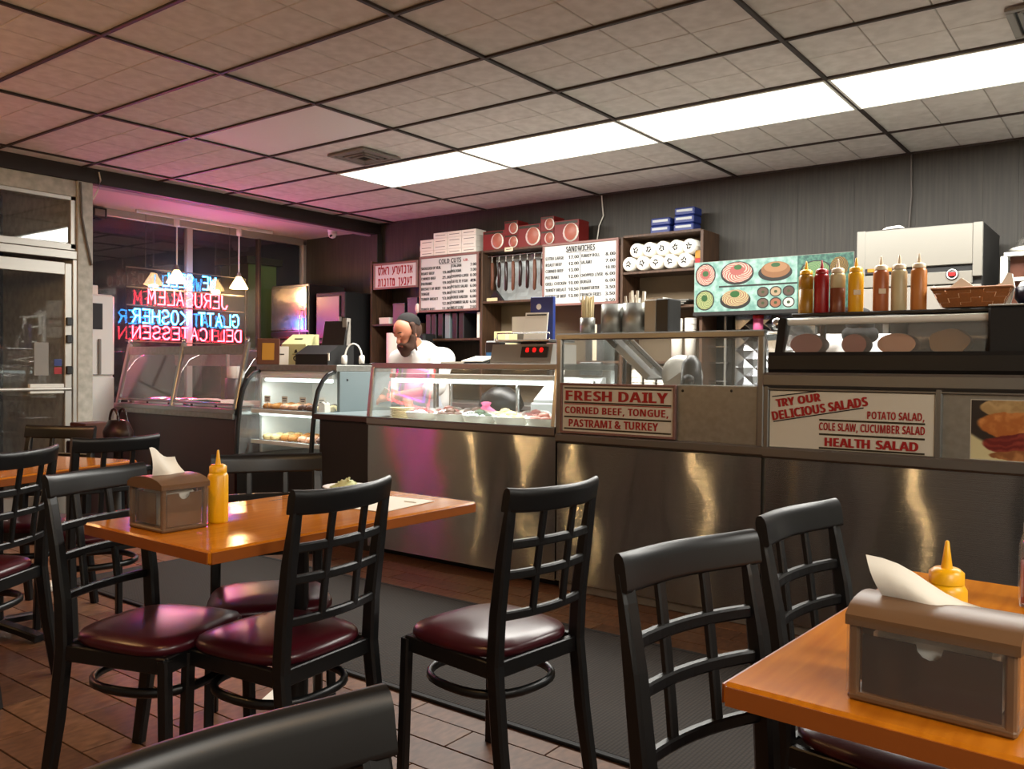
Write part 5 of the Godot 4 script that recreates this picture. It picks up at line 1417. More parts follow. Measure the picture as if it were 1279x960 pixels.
	for a in sbx:
		var b := thing("shelf_box", a[5], "box", Vector3(a[0], a[1], -1.06))
		part("body", box(Vector3(a[2], a[3], 0.14), 0.004), M[a[4]], b, Vector3(0, a[3] / 2, 0))
		part("lid", box(Vector3(a[2] + 0.004, 0.02, 0.144), 0.003), M[a[4]], b, Vector3(0, a[3], 0))
	var pt := thing("paper_towel", "tall white roll standing in the cubby behind the man", "paper roll", Vector3(-0.99, 0.90, -1.02))
	part("roll", lathe([Vector2(0, 0.0), Vector2(0.075, 0.0), Vector2(0.075, 0.64), Vector2(0, 0.64)], 16), M.paper, pt)
	part("core", lathe([Vector2(0.02, 0.64), Vector2(0.02, 0.642), Vector2(0, 0.642)], 10), M.frame_wood, pt)
	var fan := thing("desk_fan", "black machine with a round grey knob on the shelf behind the man's head", "machine", Vector3(-0.72, 1.475 - 0.575, -0.92))
	part("body", box(Vector3(0.16, 0.62, 0.16), 0.02), M.black_matte, fan, Vector3(0.22, 0.31, 0))
	part("knob", lathe([Vector2(0, 0), Vector2(0.03, 0), Vector2(0.03, 0.03), Vector2(0, 0.035)], 14), M.grey_light, fan, Vector3(0.24, 0.55, 0.08)).rotation.x = PI / 2
	# mid cubby goods
	for a in [[0.45, 1.27, 0.30, 0.26, "cream_box", "kraft carton in the middle cubby under the sausages"], [0.80, 1.27, 0.22, 0.16, "menu_frame", "dusty pink carton in the middle cubby"], [1.35, 1.27, 0.18, 0.30, "black", "black carton behind the scale and straws"]]:
		var b := thing("cubby_carton", a[5], "carton", Vector3(a[0], a[1], -1.08))
		part("body", box(Vector3(a[2], a[3], 0.22), 0.004), M[a[4]], b, Vector3(0, a[3] / 2, 0))
		part("tape", box(Vector3(0.04, a[3] * 0.98, 0.002)), M.cap_cream, b, Vector3(0, a[3] / 2, 0.111))
	for i in 5:
		var b := thing("cup_stack", "tall white stack of paper cups in the right cubby, %s from the left" % ["first", "second", "third", "fourth", "fifth"][i], "cups", Vector3(1.70 + 0.115 * i, 0.90 if i < 3 else 1.27, -1.05), 0, "white cup stacks in the cubby")
		var hh := 0.33
		part("cups", lathe([Vector2(0, 0), Vector2(0.040, 0), Vector2(0.046, hh), Vector2(0, hh)], 14), M.paper, b)
		for k in 4: part("cup_rim", lathe([Vector2(0.042, 0.0), Vector2(0.050, 0.004), Vector2(0.042, 0.008)], 14), M.white, b, Vector3(0, 0.20 + 0.04 * k, 0))
	var tr := thing("tray_pile", "thin pile of steel trays on the right cubby shelf", "trays", Vector3(1.98, 1.70, -1.05))
	for k in 3: part("tray", box(Vector3(0.34, 0.012, 0.22), 0.004), M.steel_dull, tr, Vector3(0.02 * k, 0.006 + 0.014 * k, 0))
	# rack and quilted steel behind the slicer
	var rk := thing("wire_rack", "narrow dark rack with steel rungs beside the quilted steel panel", "rack", Vector3(2.30, 0.90, -1.15))
	for x in [-0.07, 0.12]: part("upright", box(Vector3(0.014, 0.72, 0.014)), M.steel_dull, rk, Vector3(x, 0.36, 0.05))
	for y in [0.22, 0.36, 0.48, 0.60]: part("rung", box(Vector3(0.19, 0.010, 0.12)), M.chrome, rk, Vector3(0.025, y, 0.0))
	part("back", box(Vector3(0.20, 0.72, 0.008)), M.black_matte, rk, Vector3(0.025, 0.36, -0.07))
	var q := thing("quilted_panel", "quilted stainless steel splash panel behind the slicer", "panel", Vector3(2.45, 0.90, -1.215))
	var qs := st()
	var dw := 0.15
	for i in range(0, 9):
		for j in range(-1, 12):
			var cx := 0.075 * i
			var cy := 0.065 * j
			if (i + j) % 2: continue
			var c := Vector3(cx, cy, 0.02)
			var e := [Vector3(cx + 0.073, cy, 0), Vector3(cx, cy + 0.063, 0), Vector3(cx - 0.073, cy, 0), Vector3(cx, cy - 0.063, 0)]
			if cy < 0.06 or cy > 0.68 or cx < 0.07 or cx > 0.53: continue
			for k in 4: tri3(qs, c, e[k], e[(k + 1) % 4])
	add_box(qs, Vector3(0.30, 0.37, -0.006), Vector3(0.60, 0.74, 0.01))
	part("sheet", fin(qs), M.diamond_steel, q)
	var pc := thing("pink_canister", "pink canister with red lid on the ledge before the quilted steel", "canister", Vector3(2.70, 1.47, -1.03))
	part("body", lathe([Vector2(0, 0), Vector2(0.036, 0), Vector2(0.036, 0.11), Vector2(0, 0.11)], 14), M.pink_bag, pc)
	part("lid", lathe([Vector2(0.04, 0.11), Vector2(0.04, 0.14), Vector2(0.02, 0.15), Vector2(0, 0.15)], 14), M.sign_red, pc)
	part("bracket", box(Vector3(0.10, 0.012, 0.19)), M.steel_dull, pc, Vector3(0, -0.006, -0.09))
	var tgp := thing("instruction_tag", "cream printed tag hanging by the right post behind the slicer glass", "tag", Vector3(3.36, 1.20, 0.40), 0.5)
	part("card", box(Vector3(0.09, 0.17, 0.003)), M.cap_cream, tgp, Vector3(0, 0.085, 0)).rotation.z = 0.07
	part("print_line", box(Vector3(0.012, 0.12, 0.001)), M.ink, tgp, Vector3(0, 0.085, 0.002)).rotation.z = 0.07
	part("blue_box", box(Vector3(0.10, 0.16, 0.05), 0.004), M.navy, tgp, Vector3(0.02, -0.10, -0.01))
	platter_poster()
	# broiler
	var br := thing("broiler_oven", "big stainless broiler oven with a round black and red badge", "oven", Vector3(3.87, 1.56, -0.83))
	part("body", box(Vector3(0.69, 0.51, 0.62), 0.006), M.laminate_black, br, Vector3(0, 0.255, 0))
	part("front_panel", box(Vector3(0.60, 0.235, 0.02), 0.004), M.satin_steel, br, Vector3(-0.005, 0.385, 0.32))
	for g in [-1, 1]: part("front_stile", box(Vector3(0.05, 0.31, 0.025), 0.003), M.satin_steel, br, Vector3(0.32 * g, 0.35, 0.32))
	part("vent_strip", box(Vector3(0.60, 0.035, 0.01)), M.black_matte, br, Vector3(0, 0.25, 0.312))
	part("lower_panel", box(Vector3(0.60, 0.075, 0.02), 0.004), M.satin_steel, br, Vector3(-0.005, 0.193, 0.32))
	part("door", box(Vector3(0.68, 0.15, 0.02), 0.004), M.grey_plastic, br, Vector3(0, 0.075, 0.315))
	var bad := part("badge", lathe([Vector2(0.034, 0), Vector2(0.034, 0.004), Vector2(0, 0.005)], 18), M.black, br, Vector3(0.19, 0.213, 0.331))
	bad.rotation.x = PI / 2
	part("badge_mark", box(Vector3(0.036, 0.002, 0.022), 0.0), M.sign_red, bad, Vector3(0, 0.006, 0))
	part("badge_rim", lathe([Vector2(0.024, 0.0045), Vector2(0.027, 0.007), Vector2(0.030, 0.0045)], 18), M.white, bad)
	var np := part("name_plate", box(Vector3(0.17, 0.045, 0.006), 0.001), M.ink, br, Vector3(-0.21, 0.262, 0.325))
	for i in 3: part("plate_print", box(Vector3(0.04, 0.022, 0.002)), M.frame_gold, np, Vector3(-0.05 + 0.05 * i, 0.0, 0.004))
	part("handle", tube([Vector3(-0.24, 0.51, 0.2), Vector3(-0.20, 0.53, 0.2), Vector3(-0.13, 0.535, 0.2), Vector3(-0.09, 0.51, 0.2)], 0.010, 8), M.white, br)
	var bs := thing("broiler_stand", "steel stand below the broiler oven on the back counter", "stand", Vector3(3.87, 0.90, -0.87))
	for g in [-1, 1]:
		for h in [-0.2, 0.2]: part("leg", box(Vector3(0.04, 0.64, 0.04), 0.003), M.steel_dull, bs, Vector3(0.30 * g, 0.32, h))
	part("shelf_plate", box(Vector3(0.69, 0.02, 0.48), 0.003), M.steel_dull, bs, Vector3(0, 0.65, 0))
	# rack with plates at the right edge
	var wr := thing("plate_rack", "white rack with covered platters at the picture's right edge", "rack", Vector3(4.62, 0.90, -0.75))
	for x in [-0.30, -0.17, 0.3]: part("upright", box(Vector3(0.035, 0.96, 0.035), 0.004), M.white_metal, wr, Vector3(x, 0.48, 0.22))
	part("side_board", box(Vector3(0.08, 0.96, 0.02)), M.frame_wood, wr, Vector3(-0.235, 0.48, 0.18))
	for y in [0.3, 0.62, 0.83]: part("shelf_plate", box(Vector3(0.7, 0.02, 0.44)), M.white_metal, wr, Vector3(0.05, y, 0.0))
	part("top_plate", box(Vector3(0.7, 0.02, 0.48)), M.white_metal, wr, Vector3(0.05, 0.97, 0.0))
	var pl := thing("covered_platter", "white platter under a clear plastic dome on the rack", "platter", Vector3(4.53, 1.88, -0.70))
	part("platter", lathe([Vector2(0, 0), Vector2(0.12, 0), Vector2(0.21, 0.03), Vector2(0.205, 0.034), Vector2(0.12, 0.008), Vector2(0, 0.008)], 24), M.white, pl)
	part("dome", lathe([Vector2(0.18, 0.03), Vector2(0.17, 0.08), Vector2(0.12, 0.115), Vector2(0, 0.12)], 20), M.clear_plastic, pl)
	part("food", lathe([Vector2(0.14, 0.01), Vector2(0.13, 0.04), Vector2(0, 0.05)], 14), M.grey_light, pl)
	# left: ovens, switch box
	var ov := thing("wall_oven", "stainless oven mirroring the pink neon at the left of the back wall", "oven", Vector3(-2.20, 0.0, -0.95))
	part("stand", box(Vector3(0.60, 1.10, 0.50), 0.006), M.laminate_black, ov, Vector3(0, 0.55, 0))
	part("lower_unit", box(Vector3(0.60, 0.38, 0.48), 0.006), M.steel_trim, ov, Vector3(0, 1.29, 0))
	part("lower_door", box(Vector3(0.56, 0.32, 0.02), 0.004), M.mirror_steel, ov, Vector3(0, 1.28, 0.25))
	part("upper_unit", box(Vector3(0.60, 0.56, 0.48), 0.006), M.steel_trim, ov, Vector3(0, 1.77, 0))
	part("upper_door", box(Vector3(0.57, 0.45, 0.02), 0.004), M.mirror_steel, ov, Vector3(0, 1.80, 0.25))
	part("dark_band", box(Vector3(0.57, 0.05, 0.022)), M.black, ov, Vector3(0, 1.535, 0.25))
	part("handle", tube([Vector3(0.22, 1.45, 0.29), Vector3(0.22, 1.78, 0.29)], 0.008, 8), M.chrome, ov)
	for y in [1.45, 1.78]: part("handle_mount", tube([Vector3(0.22, y, 0.25), Vector3(0.22, y, 0.29)], 0.007, 6), M.chrome, ov)
	var cb := thing("coffee_machine", "tall black beverage machine between the steel oven and the switch box", "machine", Vector3(-1.62, 0.90, -0.95))
	part("column", box(Vector3(0.44, 1.05, 0.40), 0.008), M.black_matte, cb, Vector3(0, 0.525, 0))
	part("front_door", box(Vector3(0.34, 0.42, 0.015), 0.004), M.black, cb, Vector3(-0.02, 0.80, 0.207))
	part("shelf_lip", box(Vector3(0.44, 0.03, 0.06), 0.004), M.laminate_black, cb, Vector3(0, 0.55, 0.22))
	part("dispenser", box(Vector3(0.08, 0.34, 0.05), 0.006), M.grey_plastic, cb, Vector3(0.10, 0.32, 0.22))
	part("handle", box(Vector3(0.02, 0.16, 0.03), 0.004), M.grey_plastic, cb, Vector3(0.17, 0.72, 0.22))
	var cl := thing("machine_base", "dark cabinet carrying the beverage machine", "cabinet", Vector3(-1.62, 0.0, -0.95))
	part("body", box(Vector3(0.46, 0.895, 0.5), 0.006), M.laminate_black, cl, Vector3(0, 0.4475, 0))
	part("door", box(Vector3(0.42, 0.8, 0.012), 0.003), M.black_matte, cl, Vector3(0, 0.45, 0.255))
	var sw := thing("switch_box", "grey electrical switch box on the wood wall left of the shelves", "switch box", Vector3(-1.335, 1.52, -1.245))
	part("box", box(Vector3(0.10, 0.24, 0.05), 0.006), M.grey_light, sw, Vector3(0, 0, 0.025))
	part("switch", box(Vector3(0.04, 0.05, 0.02), 0.003), M.black, sw, Vector3(0, -0.02, 0.055))
	part("cover_plate", box(Vector3(0.05, 0.05, 0.004)), M.paper, sw, Vector3(0, 0.06, 0.052))

func menu_rows(b: Node3D, rows: Array, x0: float, x1: float, ytop: float, dy: float, price_w: float) -> void:
	for i in rows.size():
		var y := ytop - dy * i
		var w: float = (x1 - x0 - price_w - 0.02)
		var name_: String = rows[i][0]
		if name_: lettering(b, name_, M.ink, Vector3(x0 + minf(w, 0.0155 * name_.length() + 0.01) / 2, y, 0.007), minf(w, 0.0155 * name_.length() + 0.01), 0.026, Vector3.ZERO, bold, 6.0)
		if rows[i][1]: lettering(b, rows[i][1], M.ink, Vector3(x1 - price_w / 2, y, 0.007), price_w, 0.026, Vector3.ZERO, bold, 6.0, "price")

func board(label: String, at: Vector3, w: float, h: float) -> Node3D:
	var b := thing("menu_board", label, "sign", at)
	part("panel", box(Vector3(w, h, 0.010), 0.001), M.menu_white, b)
	var fr := st()
	for g in [-1, 1]:
		add_box(fr, Vector3(0, (h / 2) * g, 0.002), Vector3(w + 0.024, 0.02, 0.022), 0.003)
		add_box(fr, Vector3((w / 2) * g, 0, 0.002), Vector3(0.02, h, 0.022), 0.003)
	part("frame", fin(fr), M.menu_frame, b)
	return b

func menu_boards() -> void:
	var b := board("white COLD CUTS menu board with black price list", Vector3(-0.217, 1.985, -0.945), 0.70, 0.505)
	lettering(b, "COLD CUTS", M.ink, Vector3(0.02, 0.205, 0.007), 0.27, 0.042)
	lettering(b, "LB.", M.sign_red, Vector3(0.215, 0.20, 0.007), 0.06, 0.022)
	part("underline", box(Vector3(0.26, 0.004, 0.001)), M.ink, b, Vector3(0.02, 0.178, 0.0055))
	menu_rows(b, [["SHOULDER OF VEAL", ""], ["ROAST BEEF", "19.00"], ["CORNED BEEF", "21.00"], ["PASTRAMI", "19.00"], ["BRISKET OF BEEF", "19.00"], ["TONGUE", "19.00"], ["TURKEY BREAST", "13.00"], ["", "12.00"], ["TURKEY ROLL", "11.00"]], -0.335, 0.03, 0.150, 0.048, 0.10)
	menu_rows(b, [["ITALIAN", "7.00"], ["BOLOGNA", "7.00"], ["CHOPPED LIVER", "8.00"], ["GEFILTE FISH", "8"], ["POTATO SALAD", "6.00"], ["COLE SLAW", "6.00"], ["HORSE RADISH", "6.00"], ["CUCUMBER SALAD", "6.00"], ["MEAT LOAF", "7.50"]], 0.04, 0.335, 0.155, 0.048, 0.07)
	part("rule", box(Vector3(0.004, 0.40, 0.001)), M.ink, b, Vector3(0.034, -0.03, 0.0055))
	part("hook_tag", lathe([Vector2(0.03, 0), Vector2(0.03, 0.004), Vector2(0, 0.004)], 14, 1.0, 1.6), M.paper, b, Vector3(-0.39, -0.22, 0)).rotation.x = PI / 2
	b = board("white SANDWICHES menu board with black price list", Vector3(1.213, 1.99, -0.945), 0.715, 0.505)
	lettering(b, "SANDWICHES", M.ink, Vector3(0.01, 0.205, 0.007), 0.28, 0.046)
	part("underline", box(Vector3(0.27, 0.004, 0.001)), M.ink, b, Vector3(0.01, 0.176, 0.0055))
	menu_rows(b, [["EXTRA LARGE", "17.00"], ["ROAST BEEF", "12.00"], ["CORNED BEEF", "13.00"], ["PASTRAMI", "12.00"], ["GRILL CHICKEN", "10.00"], ["TURKEY BREAST", "10.50"], ["BRISKET OF BEEF", "13.00"], ["TONGUE", ""]], -0.335, -0.005, 0.138, 0.053, 0.10)
	menu_rows(b, [["TURKEY ROLL", "8.00"], ["SALAMI", "7.00"], ["", "10.00"], ["CHOPPED LIVER", "6.00"], ["BURGER", "6.00"], ["FRANKFURTER", "3.50"], ["FRENCH FRIES", "3.50"], ["KNISH", "3.50"]], 0.015, 0.34, 0.140, 0.053, 0.09)
	part("rule", box(Vector3(0.004, 0.40, 0.001)), M.ink, b, Vector3(0.006, -0.03, 0.0055))
	# Yiddish sign: letters as strokes in a unit box
	var y := board("small white sign with two lines of red Hebrew letters", Vector3(-0.90, 2.095, -0.945), 0.575, 0.235)
	var G := {
		"a": [[.05, 1, .95, 0], [.35, .66, .1, .35, .1, 0], [.62, .4, .9, .65, .9, 1]], "v": [[.3, 1, .65, .95, .65, 0]], "n": [[.3, 1, .7, .95, .7, .04, .15, .04]], "z": [[.2, 1, .8, 1], [.5, 1, .5, 0]],
		"e": [[.9, 1, .85, .4, .1, -.08], [.15, 1, .25, .7, .55, .22]], "r": [[.1, 1, .75, .97, .85, .75, .85, 0]], "l": [[.2, 1.35, .2, .9, .85, .9, .85, .55, .4, 0]], "s": [[.1, .97, .9, .97, .92, .5, .7, .05, .35, .05, .12, .5, .15, .97]],
		"N": [[.3, 1, .65, .95, .6, -.35]], "m": [[.12, 1, .3, .75, .12, 0], [.3, .75, .55, 1, .85, .85, .9, .04, .5, .04]], "t": [[.15, .97, .8, .97, .9, .7, .9, 0], [.28, .95, .28, .05, .05, .05]], " ": []}
	var lines := [["avnzere rals", 0.05, 0.068, 0.235], ["zeneN mzvnvt", -0.062, 0.066, 0.235]]
	for l in lines:
		var txt: String = l[0]
		var step: float = 2.0 * l[3] / txt.length()
		for i in txt.length():
			if txt[i] == " ": continue
			var s := st()
			for stroke: Array in G[txt[i]]:
				for k in range(0, stroke.size() - 2, 2):
					var x0: float = l[3] - step * (i + 1)
					var a := Vector3(x0 + stroke[k] * step * 0.85, l[1] + (stroke[k + 1] - 0.5) * l[2], 0.0065)
					var c := Vector3(x0 + stroke[k + 2] * step * 0.85, l[1] + (stroke[k + 3] - 0.5) * l[2], 0.0065)
					var d := (c - a).normalized()
					var w := 0.0085 if absf(d.x) > absf(d.y) else 0.006
					var nrm := Vector3(-d.y, d.x, 0) * w
					a -= d * 0.004
					c += d * 0.004
					quad(s, a - nrm, c - nrm, c + nrm, a + nrm)
			part("lettering", fin(s), M.sign_red, y)

func disc(im: Image, cx: float, cy: float, rx: float, ry: float, c: Color, c2 := Color(-1, 0, 0)) -> void:
	for y in range(maxi(0, int(cy - ry)), mini(im.get_height(), int(cy + ry) + 1)):
		for x in range(maxi(0, int(cx - rx)), mini(im.get_width(), int(cx + rx) + 1)):
			var d := pow((x - cx) / rx, 2) + pow((y - cy) / ry, 2)
			if d < 1.0:
				var an := atan2((y - cy) / ry, (x - cx) / rx)
				im.set_pixel(x, y, c if c2.r < 0 else (c if int(floor(an * 4.0 + d * 7.0)) % 2 == 0 else c2))

func platter_poster() -> void:
	var p := thing("platter_poster", "teal printed poster row showing party platters above the slicer", "poster", Vector3(2.81, 1.82, -0.95))
	var W := 768
	var H := 244
	var im := Image.create(W, H, false, Image.FORMAT_RGB8)
	var n := FastNoiseLite.new()
	n.frequency = 0.02
	for y in H:
		for x in W:
			im.set_pixel(x, y, Color(0.42, 0.62, 0.57).lerp(Color(0.68, 0.82, 0.77), clampf(n.get_noise_2d(x, y) + 0.5, 0, 1)))
	# right hand dark teal part
	for y in H:
		for x in range(516, W): im.set_pixel(x, y, Color(0.10, 0.32, 0.29).lerp(Color(0.34, 0.55, 0.46), clampf(n.get_noise_2d(x * 2, y * 2) + 0.5, 0, 1)))
	var dark := Color(0.09, 0.08, 0.07)
	var pink := Color(0.68, 0.36, 0.33)
	var pale := Color(0.85, 0.74, 0.66)
	for y in range(120, 128): for x in range(130, 516): im.set_pixel(x, y, dark)
	disc(im, 58, 62, 54, 56, dark); disc(im, 58, 62, 48, 50, pink, pale); disc(im, 58, 58, 26, 26, pink); disc(im, 58, 56, 16, 14, Color(0.14, 0.36, 0.14))
	disc(im, 56, 186, 50, 50, dark); disc(im, 56, 186, 44, 44, Color(0.72, 0.74, 0.50), Color(0.42, 0.50, 0.30)); disc(im, 54, 176, 16, 16, Color(0.10, 0.34, 0.12))
	disc(im, 222, 62, 84, 56, dark); disc(im, 222, 58, 76, 48, pink, pale); disc(im, 222, 48, 38, 24, pink); disc(im, 226, 34, 20, 12, Color(0.14, 0.38, 0.14))
	disc(im, 214, 190, 78, 44, dark); disc(im, 214, 180, 68, 40, Color(0.74, 0.72, 0.52), Color(0.62, 0.42, 0.34)); disc(im, 212, 162, 24, 16, Color(0.10, 0.36, 0.12))
	disc(im, 410, 70, 82, 40, dark); disc(im, 412, 56, 70, 38, Color(0.56, 0.38, 0.22)); disc(im, 412, 44, 56, 24, Color(0.66, 0.48, 0.32)); disc(im, 412, 34, 22, 10, Color(0.12, 0.34, 0.14))
	for i in 6:
		var cx := 352.0 + 62.0 * (i % 3)
		var cy := 158.0 + 52.0 * int(i / 3.0)
		disc(im, cx, cy, 29, 25, dark)
		disc(im, cx, cy, 24, 20, [Color(0.38, 0.30, 0.24), Color(0.70, 0.60, 0.48), Color(0.34, 0.26, 0.22), Color(0.40, 0.32, 0.26), Color(0.62, 0.40, 0.30), Color(0.86, 0.84, 0.80)][i])
		disc(im, cx, cy, 8, 7, Color(0.20, 0.28, 0.12))
	disc(im, 600, 70, 70, 44, dark); disc(im, 600, 66, 60, 36, Color(0.30, 0.52, 0.30), Color(0.52, 0.60, 0.42))
	disc(im, 705, 60, 40, 44, Color(0.66, 0.50, 0.12), dark)
	var m := mat("poster_print", Color(0.80, 0.80, 0.80), 0.45)
	m.albedo_texture = ImageTexture.create_from_image(im)
	picture(p, "print", 1.15, 0.37, m, Vector3(0, 0, 0.004))
	part("panel", box(Vector3(1.155, 0.375, 0.006)), M.grey_plastic, p)
	part("ledge", box(Vector3(1.15, 0.03, 0.10), 0.003), M.laminate_black, p, Vector3(0, -0.20, -0.02))
	for x in [-0.5, 0.5]: part("bracket", box(Vector3(0.03, 0.03, 0.30)), M.laminate_black, p, Vector3(x, 0, -0.152))

# ---------------------------------------------------------------- people
func hand(B: Array, w: Vector3, dir: Vector3, side: Vector3, curl: float) -> void:
	var down := dir.cross(side).normalized()
	if down.y > 0: down = -down
	var palm := w + dir * 0.075
	B.append([w, palm, 0.026, 0.030])
	B.append([w + side * 0.018, palm + side * 0.026, 0.018, 0.016])
	B.append([w - side * 0.018, palm - side * 0.026, 0.018, 0.016])
	var L := [0.070, 0.080, 0.074, 0.058]
	for i in 4:
		var b := palm + side * (-0.027 + 0.018 * i)
		var m: Vector3 = b + dir * L[i] * 0.5 + down * curl * 0.012
		var e: Vector3 = m + dir * L[i] * 0.42 + down * curl * 0.035
		B.append([b, m, 0.0095, 0.009])
		B.append([m, e, 0.009, 0.0075])
	var tb := w + dir * 0.02 + side * -0.026
	var tm := tb + dir * 0.035 + side * -0.025 + down * 0.012
	B.append([tb, tm, 0.012, 0.010])
	B.append([tm, tm + dir * 0.03 + side * -0.004 + down * 0.01, 0.010, 0.008])

func build_people() -> void:
	# man behind the cold case, bending over, face turned down to the left of the picture
	var o := Vector3(0.40, 0, 0.02)
	var p := thing("person", "bearded man in white shirt and black skullcap reaching into the cold case", "person", o)
	var head := Vector3(-0.005, 1.475, 0.215)
	var f := Vector3(-0.10, -0.42, 0.90).normalized()   # where the face points
	var rt := f.cross(Vector3.UP).normalized()           # picture-right side of the head is -rt
	var up := rt.cross(f).normalized()
	var neck := Vector3(0.02, 1.345, 0.10)
	var shL := Vector3(0.235, 1.265, 0.06)
	var shR := Vector3(-0.19, 1.255, 0.10)
	var elL := Vector3(0.33, 1.04, 0.26)
	var wrL := Vector3(0.09, 0.985, 0.46)
	var elR := Vector3(-0.19, 1.01, 0.22)
	var wrR := Vector3(0.10, 0.975, 0.36)
	var skin := [[neck, head - up * 0.05, 0.055, 0.06], [head + up * 0.02 - f * 0.015, head + up * 0.03 + f * 0.012, 0.088, 0.084], [head - up * 0.06 + f * 0.02, head - up * 0.085 + f * 0.045, 0.058, 0.045],
		[head - up * 0.002 + f * 0.088, head - up * 0.038 + f * 0.108, 0.010, 0.015], [head + up * 0.015 + f * 0.082 + rt * 0.032, head + up * 0.015 + f * 0.082 - rt * 0.032, 0.016, 0.016],
		[head - rt * 0.085 + up * 0.012, head - rt * 0.090 - up * 0.035, 0.014, 0.010], [head + rt * 0.085 + up * 0.012, head + rt * 0.090 - up * 0.035, 0.014, 0.010],
		[neck, Vector3(0.02, 1.28, 0.06), 0.06, 0.09], [shL, elL, 0.050, 0.042], [elL, wrL, 0.040, 0.027], [shR, elR, 0.050, 0.042], [elR, wrR, 0.040, 0.027]]
	hand(skin, wrL, (wrL - elL).normalized(), Vector3(0.35, -0.2, 0.6).normalized(), 1.0)
	hand(skin, wrR, (wrR - elR).normalized(), Vector3(0.6, 0.0, -0.5).normalized(), 1.0)
	skin.append([shL, shR, 0.06, 0.06])
	part("body", body_mesh(skin, 0.0065, 170.0), M.skin, p)
	var sh := [[Vector3(0.02, 1.28, 0.06), Vector3(0.02, 1.05, 0.03), 0.135, 0.15], [Vector3(0.02, 1.05, 0.03), Vector3(0.02, 0.80, -0.02), 0.15, 0.16], [shL, shR, 0.082, 0.082], [Vector3(0.10, 1.18, 0.05), Vector3(0.10, 0.95, 0.02), 0.13, 0.13], [Vector3(-0.08, 1.18, 0.06), Vector3(-0.07, 0.95, 0.03), 0.13, 0.13],
		[shL, elL.lerp(shL, 0.12), 0.082, 0.072], [elL.lerp(shL, 0.12), elL.lerp(wrL, 0.10), 0.072, 0.066], [shR, elR.lerp(shR, 0.12), 0.08, 0.07], [elR.lerp(shR, 0.12), elR.lerp(wrR, 0.10), 0.07, 0.064], [Vector3(0.10, 1.315, 0.06), Vector3(-0.055, 1.31, 0.09), 0.05, 0.05], [Vector3(0.06, 1.295, 0.07), shL, 0.085, 0.082], [Vector3(0.0, 1.295, 0.08), shR, 0.08, 0.08], [Vector3(0.12, 1.15, 0.05), elL.lerp(shL, 0.5), 0.11, 0.07]]
	part("shirt", body_mesh(sh, 0.013, 90.0), M.shirt, p)
	var collar := [[Vector3(0.075, 1.355, 0.07), Vector3(0.03, 1.30, 0.185), 0.022, 0.016], [Vector3(-0.05, 1.345, 0.10), Vector3(-0.01, 1.295, 0.19), 0.02, 0.015], [Vector3(0.075, 1.355, 0.07), Vector3(-0.05, 1.345, 0.10), 0.022, 0.022]]
	part("collar", body_mesh(collar, 0.008, 150.0), M.shirt, p)
	var ap := [[Vector3(0.02, 1.02, 0.10), Vector3(0.02, 0.55, 0.08), 0.14, 0.16], [Vector3(0.10, 1.0, 0.08), Vector3(0.10, 0.5, 0.05), 0.12, 0.14]]
	part("apron", body_mesh(ap, 0.02, 70.0), M.apron, p)
	var tr := [[Vector3(0.0, 0.86, -0.02), Vector3(0.04, 0.86, -0.02), 0.15, 0.15]]
	for g in [-1, 1]:
		tr.append([Vector3(0.02 + 0.09 * g, 0.84, -0.02), Vector3(0.02 + 0.10 * g, 0.47, 0.0), 0.095, 0.07])
		tr.append([Vector3(0.02 + 0.10 * g, 0.47, 0.0), Vector3(0.02 + 0.10 * g, 0.09, -0.03), 0.068, 0.052])
		tr.append([Vector3(0.02 + 0.10 * g, 0.045, -0.04), Vector3(0.02 + 0.11 * g, 0.04, 0.14), 0.045, 0.04])
	part("trousers", body_mesh(tr, 0.02, 60.0), M.trousers, p)
	var hr := [[head + up * 0.035 - f * 0.035, head + up * 0.0 - f * 0.05, 0.088, 0.085]]
	for g in [-1, 1]: hr.append([head + rt * 0.080 * g + up * 0.055 - f * 0.01, head + rt * 0.083 * g - up * 0.06 + f * 0.012, 0.022, 0.016])
	part("hair", body_mesh(hr, 0.008, 160.0), M.beard, p)
	var be := []
	for g in [-1, 1]:
		be.append([head + rt * 0.078 * g - up * 0.03 + f * 0.02, head + rt * 0.055 * g - up * 0.10 + f * 0.05, 0.020, 0.030])
		be.append([head + rt * 0.082 * g - up * 0.04 + f * 0.015, head + rt * 0.085 * g - up * 0.14 + f * 0.03, 0.012, 0.008])
		be.append([head + rt * 0.045 * g - up * 0.098 + f * 0.06, head - up * 0.135 + f * 0.075, 0.034, 0.036])
		be.append([head - up * 0.056 + f * 0.098, head + rt * 0.040 * g - up * 0.078 + f * 0.078, 0.010, 0.011])
	part("beard", body_mesh(be, 0.007, 170.0), M.beard, p)
	var cap := lathe([Vector2(0.094, 0.0), Vector2(0.090, 0.035), Vector2(0.068, 0.066), Vector2(0.035, 0.083), Vector2(0, 0.088)], 20)
	var kc := part("skullcap", cap, M.hair, p)
	kc.transform = Transform3D(Basis(rt, (up - f * 0.85).normalized(), rt.cross((up - f * 0.85).normalized())), head + up * 0.050 - f * 0.040)
	for g in [-1, 1]:
		part("eye", lathe([Vector2(0, -0.008), Vector2(0.008, 0), Vector2(0, 0.008)], 8), M.hair, p, head + up * 0.004 + f * 0.090 + rt * 0.032 * g)
		part("eyebrow", tube([head + up * 0.030 + f * 0.094 + rt * 0.014 * g, head + up * 0.032 + f * 0.088 + rt * 0.05 * g], 0.006, 6), M.beard, p)
	part("mouth", tube([head - up * 0.074 + f * 0.097 + rt * 0.02, head - up * 0.076 + f * 0.102, head - up * 0.074 + f * 0.097 - rt * 0.02], 0.004, 6), M.meat_pink, p)
	var pp := thing("deli_paper", "white sheet of deli paper held in the man's hand", "paper", o + wrL + Vector3(-0.02, 0.015, 0.05))
